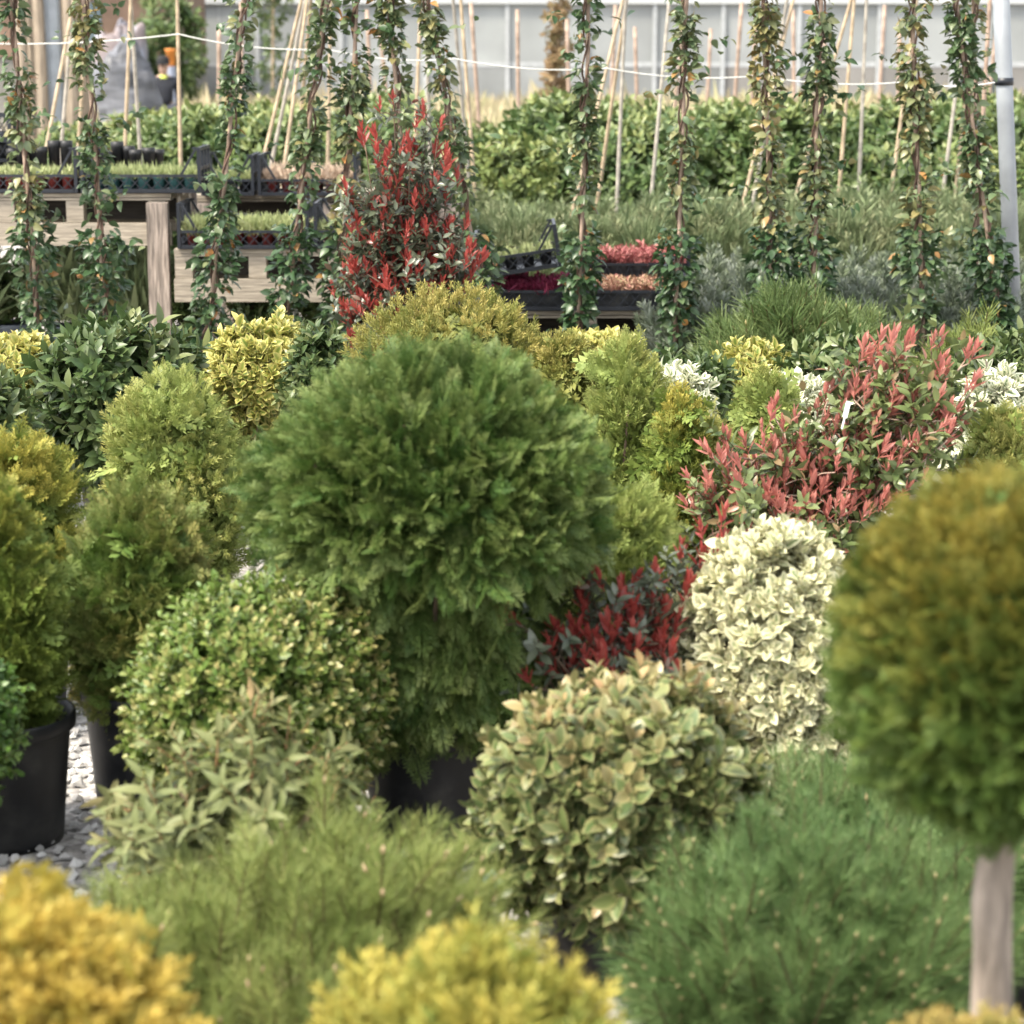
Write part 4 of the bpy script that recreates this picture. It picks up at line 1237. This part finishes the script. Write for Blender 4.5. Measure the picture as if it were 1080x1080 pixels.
for px, Y, lab, sd, lf in [(12, 12.5, 'leafy plant in a grey pot under the tall table, at the photo edge', 331, True), (75, 12.4, 'plant in a grey pot under the tall table between two climbers', 332, False),
                       (140, 12.4, 'weeping grassy plant under the tall table, beside the square post', 333, False), (-40, 12.4, 'grassy plant far under the tall table beyond the photo edge climber', 337, False),
                       (105, 12.8, 'dark leafy plant deep under the middle of the tall table', 338, True),
                       (198, 12.3, 'plant in a blue grey pot under the lower table, behind the bushy climber', 334, True), (275, 12.3, 'plant in a blue grey pot under the middle of the lower table', 335, True),
                       (340, 12.3, 'plant in a blue grey pot under the lower table near the scarlet-tipped shrub', 336, True)]:
    under_plant(px, Y, lab, sd, leafy=lf, mat='laurel' if lf else 'feather', h=.30 if 'lower' in lab else .5, hp=.24)

# ================================================================== FEATHERY BAND, LAVENDER, SHRUB ROW
def feather_proto(name, label, cat, group, mat, h, r, tpls, n, size, seed, pot=(.13, .22)):
    rg = np.random.default_rng(seed)
    t = thing(name, label, cat, (0, 0, 0), 0, group)
    mb = MB()
    ph = rg.random(n) * 6.28; rr = np.sqrt(rg.random(n)) * r
    z = rg.uniform(.2, h * .75, n) * (1 - .35 * (rr / r) ** 2)
    P = np.stack([np.cos(ph) * rr, np.sin(ph) * rr, z], -1)
    D = nrm(np.stack([np.cos(ph) * rr / r * .5, np.sin(ph) * rr / r * .5, np.ones(n)], -1) + rg.normal(0, .22, (n, 3)))
    fill(mb, tpls, P, D, rg, size, rg.random(n), rg.random(n))
    mb.build('foliage', M[mat], t)
    pot_tree(t, *pot)
    return t

def spread_copies(proto, places, rg, s=(.9, 1.15)):
    for i, (x, y) in enumerate(places):
        q = proto if i == 0 else copy_tree(proto)
        q.location = (x, y, 0); q.rotation_euler = (0, 0, rg.uniform(0, 6.28))
        k = rg.uniform(*s); q.scale = (k, k, k)

rg = np.random.default_rng(77)
fp = feather_proto('feathery_plant', 'feathery grey green plant in the blurred band behind the low pallet and mountain pine', 'plant', 'feathery plants in a band', 'feather', .95, .34, T_blade_fine + T_tuft, 760, (.11, .22), 401)
pl = []
for row, (Y, p0, p1, n) in enumerate([(13.6, 505, 1080, 13), (14.4, 480, 1090, 13), (15.2, 470, 1100, 13)]):
    for i in range(n):
        px = p0 + (p1 - p0) * (i + rg.uniform(.2, .8)) / n
        pl.append((at(px, 250, Y)[0], Y + rg.uniform(-.2, .2)))
spread_copies(fp, pl, rg, (.82, .98))
lp = feather_proto('grey_lavender', 'grey blue lavender plant in the blurred bed behind the mountain pine', 'plant', 'lavender plants in a bed', 'lavender', .72, .30, T_tuft, 620, (.08, .14), 402)
pl = []
for (Y, p0, p1, n) in [(10.9, 725, 1085, 9), (11.6, 730, 1090, 9), (12.3, 735, 1100, 9)]:
    for i in range(n):
        px = p0 + (p1 - p0) * (i + rg.uniform(.2, .8)) / n
        pl.append((at(px, 280, Y)[0], Y + rg.uniform(-.15, .15)))
spread_copies(lp, pl, rg, (.85, 1.1))

def hedge_proto(label, group, seed, mat='hedge'):
    rg = np.random.default_rng(seed)
    t = thing('broadleaf_shrub', label, 'shrub', (0, 0, 0), 0, group)
    pr = scaled(MOUND, .52, .25, 1.38)
    mb = MB(); core(mb, pr, .6, rg, T_hedge, .5)
    P, D, NN, cv = clumps(pr, rg, 130, 5, .11, .12, .05, .5, .4)
    fill(mb, T_hedge, P, D, rg, (.9, 1.3), cv, tipfun(-.6, .8, 5, 1, 1.2)(P, NN, rg, .2, 1.4))
    mb.build('foliage', M[mat], t)
    branches(t, rg, P, .1, M['bark'], .014, n=14)
    pot_tree(t, .17, .28)
    return t
hp = hedge_proto('broad-leaved green shrub in the blurred row behind the climbers', 'broad-leaved shrubs in a row', 411)
pl = []
for (Y, p0, p1, n) in [(17.0, 95, 1130, 13), (18.2, 60, 1140, 13), (19.6, 90, 1150, 12), (21.5, 95, 1150, 12)]:
    for i in range(n):
        px = p0 + (p1 - p0) * (i + rg.uniform(.25, .75)) / n
        pl.append((at(px, 150, Y)[0], Y + rg.uniform(-.2, .2)))
h2 = hedge_proto('yellowish broad-leaved shrub in the blurred row behind the climbers', 'yellowish shrubs in a row', 412, 'hedge_lime')
pick = rg.random(len(pl)) < .16
spread_copies(hp, [p for p, k in zip(pl, pick) if not k], rg, (.68, .92))
spread_copies(h2, [p for p, k in zip(pl, pick) if k], rg, (.70, .90))

# dry grass in front of the greenhouse
dg = MB()
n = 9000
y = rg.uniform(26, 55, n); x = (rg.random(n) - .42) * .5 * y
P = np.stack([x, y, np.zeros(n)], -1)
D = nrm(np.stack([rg.normal(0, .25, n), rg.normal(0, .25, n), np.ones(n)], -1))
fill(dg, T_blade, P, D, rg, (.35, .85), rg.random(n))
tag(dg.build('dry_grass', M['dry']), 'beige dry grass growing in front of the greenhouse', 'grass', kind='stuff')


# ================================================================== GREENHOUSE
def greenhouse():
    Y = 58.0
    t = thing('greenhouse', 'long plastic-clad greenhouse with a white gutter and grey posts behind the plants', 'greenhouse', (at(192, 60, Y)[0], Y, 0))
    W = 34.0; H = at(0, -1, Y)[2]
    gut = MB(); gut.box((-.2, -.14, H - .12), (W, .14, H + .12)); gut.build('gutter', plain('white_gutter', (.47, .485, .485), rough=.4, var=.03), t)
    def px(p): return at(p, 60, Y)[0] - at(192, 60, Y)[0]
    posts = [192, 272, 360, 448, 535, 618, 690, 762, 842, 926, 1004, 1090, 1180, 1280, 1380]
    pm = plain('grey_post', (.38, .395, .40), rough=.5, var=.05)
    mg = [plain('pale_film', (.30, .315, .312), rough=.7, spec=.1, var=.09, scale=.45), plain('mid_film', (.285, .298, .296), rough=.7, spec=.1, var=.09, scale=.45)]
    mlow = [plain('grey_film', (.225, .235, .233), rough=.7, spec=.1, var=.16, scale=.35), plain('warm_film', (.245, .236, .222), rough=.7, spec=.1, var=.16, scale=.35)]
    zm = at(0, 68, Y)[2]
    for i, p in enumerate(posts):
        m_ = MB(); m_.box((px(p) - .05, -.10, 0), (px(p) + .05, .10, H - .123)); m_.build('post', pm, t)
    for i in range(len(posts) - 1):
        x0, x1 = px(posts[i]) + .0515, px(posts[i + 1]) - .0515
        m_ = MB(); m_.box((x0, -.02, zm + .06), (x1, .02, H - .123)); up_ = m_.build('upper_panel', mg[i % 2 if i != 3 else 0], t)
        m_ = MB(); m_.box((x0, -.02, .0), (x1, .02, zm - .062)); m_.build('lower_panel', mlow[1 if i > 6 else 0], t)
        m_ = MB(); m_.box((x0, -.03, zm - .06), (x1, .03, zm + .058)); m_.build('rail', pm, t)
        xm = (x0 + x1) / 2
        if i % 3: continue
        m_ = MB(); m_.box((xm - .018, -.035, zm + .0615), (xm + .018, -.0215, H - .1245)); m_.build('mullion', pm, up_)
    # door opening
    m_ = MB(); m_.box((px(1046), -.05, 0.0), (px(1053), -.0225, 2.4)); m_.build('door', plain('dark_door', (.05, .07, .07), rough=.5), t)
    # arched roof behind the gutter
    th = np.linspace(0, math.pi, 17)
    V = []
    for x in (-.1, W): V += [[x, 4 - 4 * math.cos(a), H + .125 + 1.9 * math.sin(a)] for a in th]
    Q = [[i, i + 1, 17 + i + 1, 17 + i] for i in range(16)]
    m_ = MB(); m_.add(V, Q); m_.build('roof', mg[0], t, smooth=True)
    m_ = MB(); m_.box((-.05, .145, 0), (.05, 8, H)); m_.build('end_wall', mg[1], t)
greenhouse()

# tall plants in dark green and dry vine by the greenhouse
def dry_vine(px0, px1, py1, Y, label, seed, w=.3, mat='rose', h=3.4, n=500):
    rg = np.random.default_rng(seed)
    a = at(px1, py1, Y); x0 = a[0]
    t = thing('tall_climber', label, 'climber', (x0, Y, 0))
    sh_ = at(px0, 0, Y)[0] - x0; zt = at(0, 0, Y)[2]
    c = MB(); c.tube([[0, 0, 0], [sh_, 0, zt], [sh_ * h / zt, 0, h]], .03, n=6); c.build('cane', M['bamboo'], t)
    mb = MB(); v = rg.random(n) ** .8
    wd = w * (1 - .75 * v)
    P = np.stack([sh_ * v * h / zt + rg.normal(0, 1, n) * wd * .5, rg.normal(0, 1, n) * wd * .5, v * h], -1)
    fill(mb, T_laurel, P, nrm(rg.normal(0, 1, (n, 3)) + [0, 0, .4]), rg, (1.2, 2.0), rg.random(n), rg.random(n))
    mb.build('foliage', M[mat], t)
dry_vine(592, 578, 70, 30, 'brown dry climber tapering up in front of the greenhouse film', 501, .2, n=260)
dry_vine(288, 286, 90, 40, 'dark green tree-like climber in front of the greenhouse corner bay', 502, .8, 'laurel', 3.6, 260)

# ================================================================== LEFT BACKGROUND
wood_tan = plain('tan_stake_wood', (.27, .22, .165), rough=.85, var=.15, stretch=(3, 3, .5))
wood_white = plain('pale_blue_stake', (.36, .40, .44), rough=.6, var=.05)
proto = None
for i, (px, w, Y) in enumerate([(24, .07, 27), (33, .09, 27.4), (43, .07, 27), (56, .12, 27.2), (66, .08, 27.6), (75, .08, 27), (86, .10, 27.3)]):
    p = at(px, 100, Y)
    lab = 'tan wooden stake in the blurred row at the top corner' if i != 3 else 'pale blue grey stake among the tan wooden stakes'
    m_ = MB(); m_.tube([[0, 0, 0], [.02, 0, 1.2], [.0, 0, 2.9]], [w, w * .95, w * .9], n=8)
    o = m_.build('wooden_stake', wood_white if i == 3 else wood_tan, smooth=False)
    o.location = p * [1, 1, 0]
    tag(o, lab, 'stake', 'stakes in the top corner')

def shed():
    Y = 52
    x0, x1 = at(-60, 30, Y)[0], at(186, 30, Y)[0]
    t = thing('brick_shed', 'reddish brown shed behind the stakes, beside the greenhouse corner', 'building', (x0, Y, 0))
    mr = plain('red_brown_wall', (.21, .14, .10), rough=.85, var=.12, scale=2)
    W = x1 - x0
    a = MB(); a.box((0, 0, 1.6), (W, 5, 3.2)); a.build('upper_wall', mr, t)
    a = MB(); a.box((0, .05, 0), (W, 4.95, 1.597)); a.build('lower_wall', plain('pale_wall', (.20, .19, .17), rough=.85, scale=1), t)
    a = MB(); a.add([[-.2, -.3, 3.203], [W + .2, -.3, 3.203], [W + .2, 2.5, 4.4], [-.2, 2.5, 4.4], [W + .2, 5.3, 3.203], [-.2, 5.3, 3.203]], [[0, 1, 2, 3], [3, 2, 4, 5]]); a.build('roof', plain('shed_roof', (.25, .24, .23)), t)
    a = MB(); a.box((W * .55, -.02, 1.9), (W * .68, -.003, 2.8)); a.build('window', plain('shed_window', (.12, .16, .18), rough=.2), t)
shed()

def heap(px0, px1, py0, Y, label, name, mat, seed, cat):
    rg = np.random.default_rng(seed)
    cx, r, z0, z1 = geo(px0, px1, py0, 120, Y)
    n, m_ = 18, 28
    V = []
    f = lump_fn(rg, 3.0)
    for i in range(n):
        u = i / (n - 1)
        for j in range(m_):
            th = j / m_ * 2 * math.pi
            V.append([math.cos(th) * r * math.sin(u * math.pi / 2) ** .8, math.sin(th) * .7 * r * math.sin(u * math.pi / 2) ** .8, max(z1 * (1 - u ** 2.6), 0)])
    V = np.array(V); V = V * (1 + .10 * f(V * 3))[:, None]; V[:, 2] = np.maximum(V[:, 2], 0)
    Q = [[i * m_ + j, i * m_ + (j + 1) % m_, (i + 1) * m_ + (j + 1) % m_, (i + 1) * m_ + j] for i in range(n - 1) for j in range(m_)]
    b = MB(); b.add(V, Q)
    V += rg.normal(0, .02, V.shape)
    o = b.build(name, mat, smooth=True); o.location = (cx, Y, 0)
    return tag(o, label, cat)
heap(100, 172, 54, 33, 'dark grey tarpaulin heap behind the crossing pair of canes', 'tarpaulin_heap', plain('grey_tarpaulin', (.12, .125, .14), rough=.5, var=.25, scale=2, stretch=(1, 1, 4)), 511, 'tarpaulin')
heap(98, 160, 32, 46, 'pale pinkish white sack pile behind the tarpaulin heap', 'sack_pile', plain('pale_sack', (.24, .20, .20), rough=.7, var=.15, scale=1.5, col2=(.26, .30, .38)), 512, 'sacks')

def bush_far():
    rg = np.random.default_rng(521)
    p = at(176, 60, 47)
    t = thing('round_bush', 'small green bush between the shed and the greenhouse corner', 'bush', (p[0], 47, 0))
    pr = scaled(BALL, .6, .6, 2.6); mb = MB(); core(mb, pr, .7, rg, T_hedge, .8)
    P, D, NN, cv = clumps(pr, rg, 90, 4, .15, .15, .05); fill(mb, T_hedge, P, D, rg, (1.2, 2.0), cv, rg.random(len(P)) * .5)
    mb.build('foliage', M['hedge'], t)
    b = MB(); b.tube([[0, 0, 0], [.02, 0, .5], [0, 0, 1.2]], [.07, .06, .04], n=8); b.build('trunk', M['bark'], t)
bush_far()

# ------------------------------------------------------------------ person
def skin_mesh(name, joints, edges, radii, mat, parent, root=0, sub=2):
    me = bpy.data.meshes.new(name)
    me.from_pydata([tuple(map(float, j)) for j in joints], edges, [])
    o = bpy.data.objects.new(name, me)
    COL.objects.link(o)
    o.parent = parent
    md = o.modifiers.new('Skin', 'SKIN')
    me.skin_vertices or None
    if not me.skin_vertices:
        bpy.context.view_layer.objects.active = o
    sv = me.skin_vertices
    if len(sv) == 0:
        dg_ = bpy.context.evaluated_depsgraph_get()
        dg_.update()
        sv = me.skin_vertices
    if len(sv):
        for i, r in enumerate(radii):
            sv[0].data[i].radius = (r, r) if np.isscalar(r) else r
            sv[0].data[i].use_root = (i == root)
    s = o.modifiers.new('Subsurf', 'SUBSURF'); s.levels = sub; s.render_levels = sub
    md.use_smooth_shade = True
    me.materials.append(mat)
    return o


def person():
    Y = 36.0
    top = at(172, 62, Y)
    t = thing('person', 'person in a dark jacket and black cap standing beyond the shrubs by the greenhouse', 'person', (top[0], Y, 0), R(8))
    k = top[2] / 1.72
    def J(*a): return [(x * k, y * k, z * k) for x, y, z in a]
    skin = plain('skin', (.50, .32, .24), rough=.5, var=.03)
    jack = plain('dark_jacket', (.018, .020, .028), rough=.7, var=.15)
    trou = plain('dark_trousers', (.04, .045, .06), rough=.8, var=.1)
    # body: pelvis, chest, neck, head, arms, legs
    j = J((0, 0, .95), (0, 0, 1.15), (0, 0, 1.36), (0, 0, 1.46), (0, -.015, 1.58), (0, -.01, 1.68), (.19, 0, 1.36), (.25, -.02, 1.10), (.23, -.14, .88), (-.19, 0, 1.36), (-.25, -.02, 1.10), (-.22, -.15, .90),
          (.09, 0, .90), (.10, -.01, .50), (.10, .02, .08), (.10, -.14, .04), (-.09, 0, .90), (-.10, -.01, .50), (-.10, .02, .08), (-.10, -.14, .04), (.22, -.2, .82), (-.21, -.21, .84), (0, -.03, 1.52))
    e = [(0, 1), (1, 2), (2, 3), (3, 22), (22, 4), (4, 5), (2, 6), (6, 7), (7, 8), (8, 20), (2, 9), (9, 10), (10, 11), (11, 21), (0, 12), (12, 13), (13, 14), (14, 15), (0, 16), (16, 17), (17, 18), (18, 19)]
    r = [.13, .12, .12, .055, .09, .07, .06, .045, .03, .06, .045, .03, .085, .06, .04, .03, .085, .06, .04, .03, .035, .035, .075]
    skin_mesh('body', j, e, [x * k for x in r], skin, t)
    jj = J((0, 0, .90), (0, 0, 1.12), (0, 0, 1.35), (.20, 0, 1.36), (.26, -.02, 1.10), (.235, -.13, .90), (-.20, 0, 1.36), (-.26, -.02, 1.10), (-.225, -.14, .92), (0, 0, 1.43))
    skin_mesh('jacket', jj, [(0, 1), (1, 2), (2, 3), (3, 4), (4, 5), (2, 6), (6, 7), (7, 8), (2, 9)], [x * k for x in (.17, .15, .155, .085, .068, .05, .085, .068, .05, .075)], jack, t)
    jt = J((0, 0, .93), (.095, 0, .88), (.102, -.01, .5), (.102, .02, .12), (-.095, 0, .88), (-.102, -.01, .5), (-.102, .02, .12))
    skin_mesh('trousers', jt, [(0, 1), (1, 2), (2, 3), (0, 4), (4, 5), (5, 6)], [x * k for x in (.15, .11, .08, .065, .11, .08, .065)], trou, t)
    c = MB(); c.lathe([(.078 * k, 1.455 * k), (.088 * k, 1.43 * k), (.10 * k, 1.40 * k)], 18); c.build('collar', plain('lime_collar', (.50, .55, .10), rough=.7), bpy.data.objects['jacket'], smooth=True)
    c = MB(); c.lathe([(.105 * k, 1.64 * k), (.108 * k, 1.68 * k), (.095 * k, 1.74 * k), (.05 * k, 1.775 * k), (.001, 1.78 * k)], 20, (0, -.012 * k, 0))
    # peak of the cap
    V = [];
    for a in np.linspace(R(200), R(340), 9):
        V += [[math.cos(a) * .10 * k, math.sin(a) * .10 * k - .012 * k, 1.655 * k], [math.cos(a) * .12 * k, (math.sin(a) * .17 - .012) * k, 1.635 * k]]
    V2 = V + [[x, y, z - .008] for x, y, z in V]
    n_ = len(V)
    Q = [[i, i + 1, i + 3, i + 2] for i in range(0, n_ - 2, 2)] + [[n_ + i, n_ + i + 2, n_ + i + 3, n_ + i + 1] for i in range(0, n_ - 2, 2)]
    c.add(V2, Q)
    c.build('cap', plain('black_cap', (.012, .012, .014), rough=.8), t, smooth=True)
    # eyes, nose
    f = MB()
    for sx in (-.032, .032): f.lathe([(.001, -.008 * k), (.009 * k, 0), (.001, .008 * k)], 8, (sx * k, -.098 * k, 1.60 * k))
    f.build('eyes', plain('eye', (.03, .02, .02), rough=.2), bpy.data.objects['body'])
    f = MB(); f.tube(J((0, -.09, 1.60), (0, -.118, 1.565), (0, -.10, 1.552)), [.008 * k, .014 * k, .006 * k], n=6); f.build('nose', skin, bpy.data.objects['body'])
person()

# orange thing near the person
def bucket():
    p = at(180, 52, 42)
    t = thing('orange_bin', 'small orange bin on a grey stand beside the greenhouse corner, above the person', 'bin', (p[0], 42, 0))
    b = MB(); b.lathe([(0, 1.45), (.07, 1.45), (.095, 1.72), (.105, 1.73), (.105, 1.76), (.085, 1.76), (.075, 1.5)], 18); b.build('bin_body', plain('orange_plastic', (.70, .26, .06), rough=.5), t, smooth=True)
    b = MB(); b.tube([[0, 0, 0], [0, 0, .7], [0, 0, 1.447]], .09, n=10); b.build('stand', plain('blue_grey_stand', (.30, .33, .42), rough=.5), t)
bucket()

# ================================================================== LIGHT, WORLD, CAMERA
SUN_EL, SUN_AZ = 58.0, 238.0      # azimuth measured clockwise from +Y: behind the camera, to its left
w = bpy.data.worlds.new('World'); SC.world = w; w.use_nodes = True
nt = w.node_tree
sky = nt.nodes.new('ShaderNodeTexSky'); sky.sky_type = 'NISHITA'; sky.sun_disc = False
sky.sun_elevation = R(SUN_EL); sky.sun_rotation = R(SUN_AZ); sky.dust_density = 3.0; sky.air_density = 1.0
bg = nt.nodes['Background']; bg.inputs[1].default_value = 0.11
hs = nt.nodes.new('ShaderNodeHueSaturation'); hs.inputs['Saturation'].default_value = .28   # thin cloud
nt.links.new(sky.outputs[0], hs.inputs['Color']); nt.links.new(hs.outputs[0], bg.inputs[0])
sd = bpy.data.lights.new('sun', 'SUN'); sd.energy = 1.5; sd.angle = R(10); sd.color = (1, .90, .73)
so = bpy.data.objects.new('sun', sd); COL.objects.link(so)
az, el = R(SUN_AZ), R(SUN_EL)
v = Vector((math.sin(az) * math.cos(el), math.cos(az) * math.cos(el), math.sin(el)))
so.rotation_euler = v.to_track_quat('Z', 'Y').to_euler()

cd = bpy.data.cameras.new('camera'); co = bpy.data.objects.new('camera', cd); COL.objects.link(co)
co.location = (0, 0, CAMH); co.rotation_euler = (math.pi / 2 - PITCH, 0, 0)
cd.sensor_fit = 'HORIZONTAL'; cd.sensor_width = 24; cd.lens = 24 * F
cd.clip_start = .05; cd.clip_end = 2000
cd.dof.use_dof = True; cd.dof.focus_distance = 7.4; cd.dof.aperture_fstop = 3.1
SC.camera = co

SC.render.engine = 'CYCLES'
SC.cycles.use_denoising = True
SC.cycles.max_bounces = 6; SC.cycles.diffuse_bounces = 3; SC.cycles.transmission_bounces = 3; SC.cycles.glossy_bounces = 2
SC.cycles.use_adaptive_sampling = True
SC.view_settings.view_transform = 'Standard'; SC.view_settings.look = 'None'; SC.view_settings.gamma = 1.0
SC.view_settings.exposure = 2.12
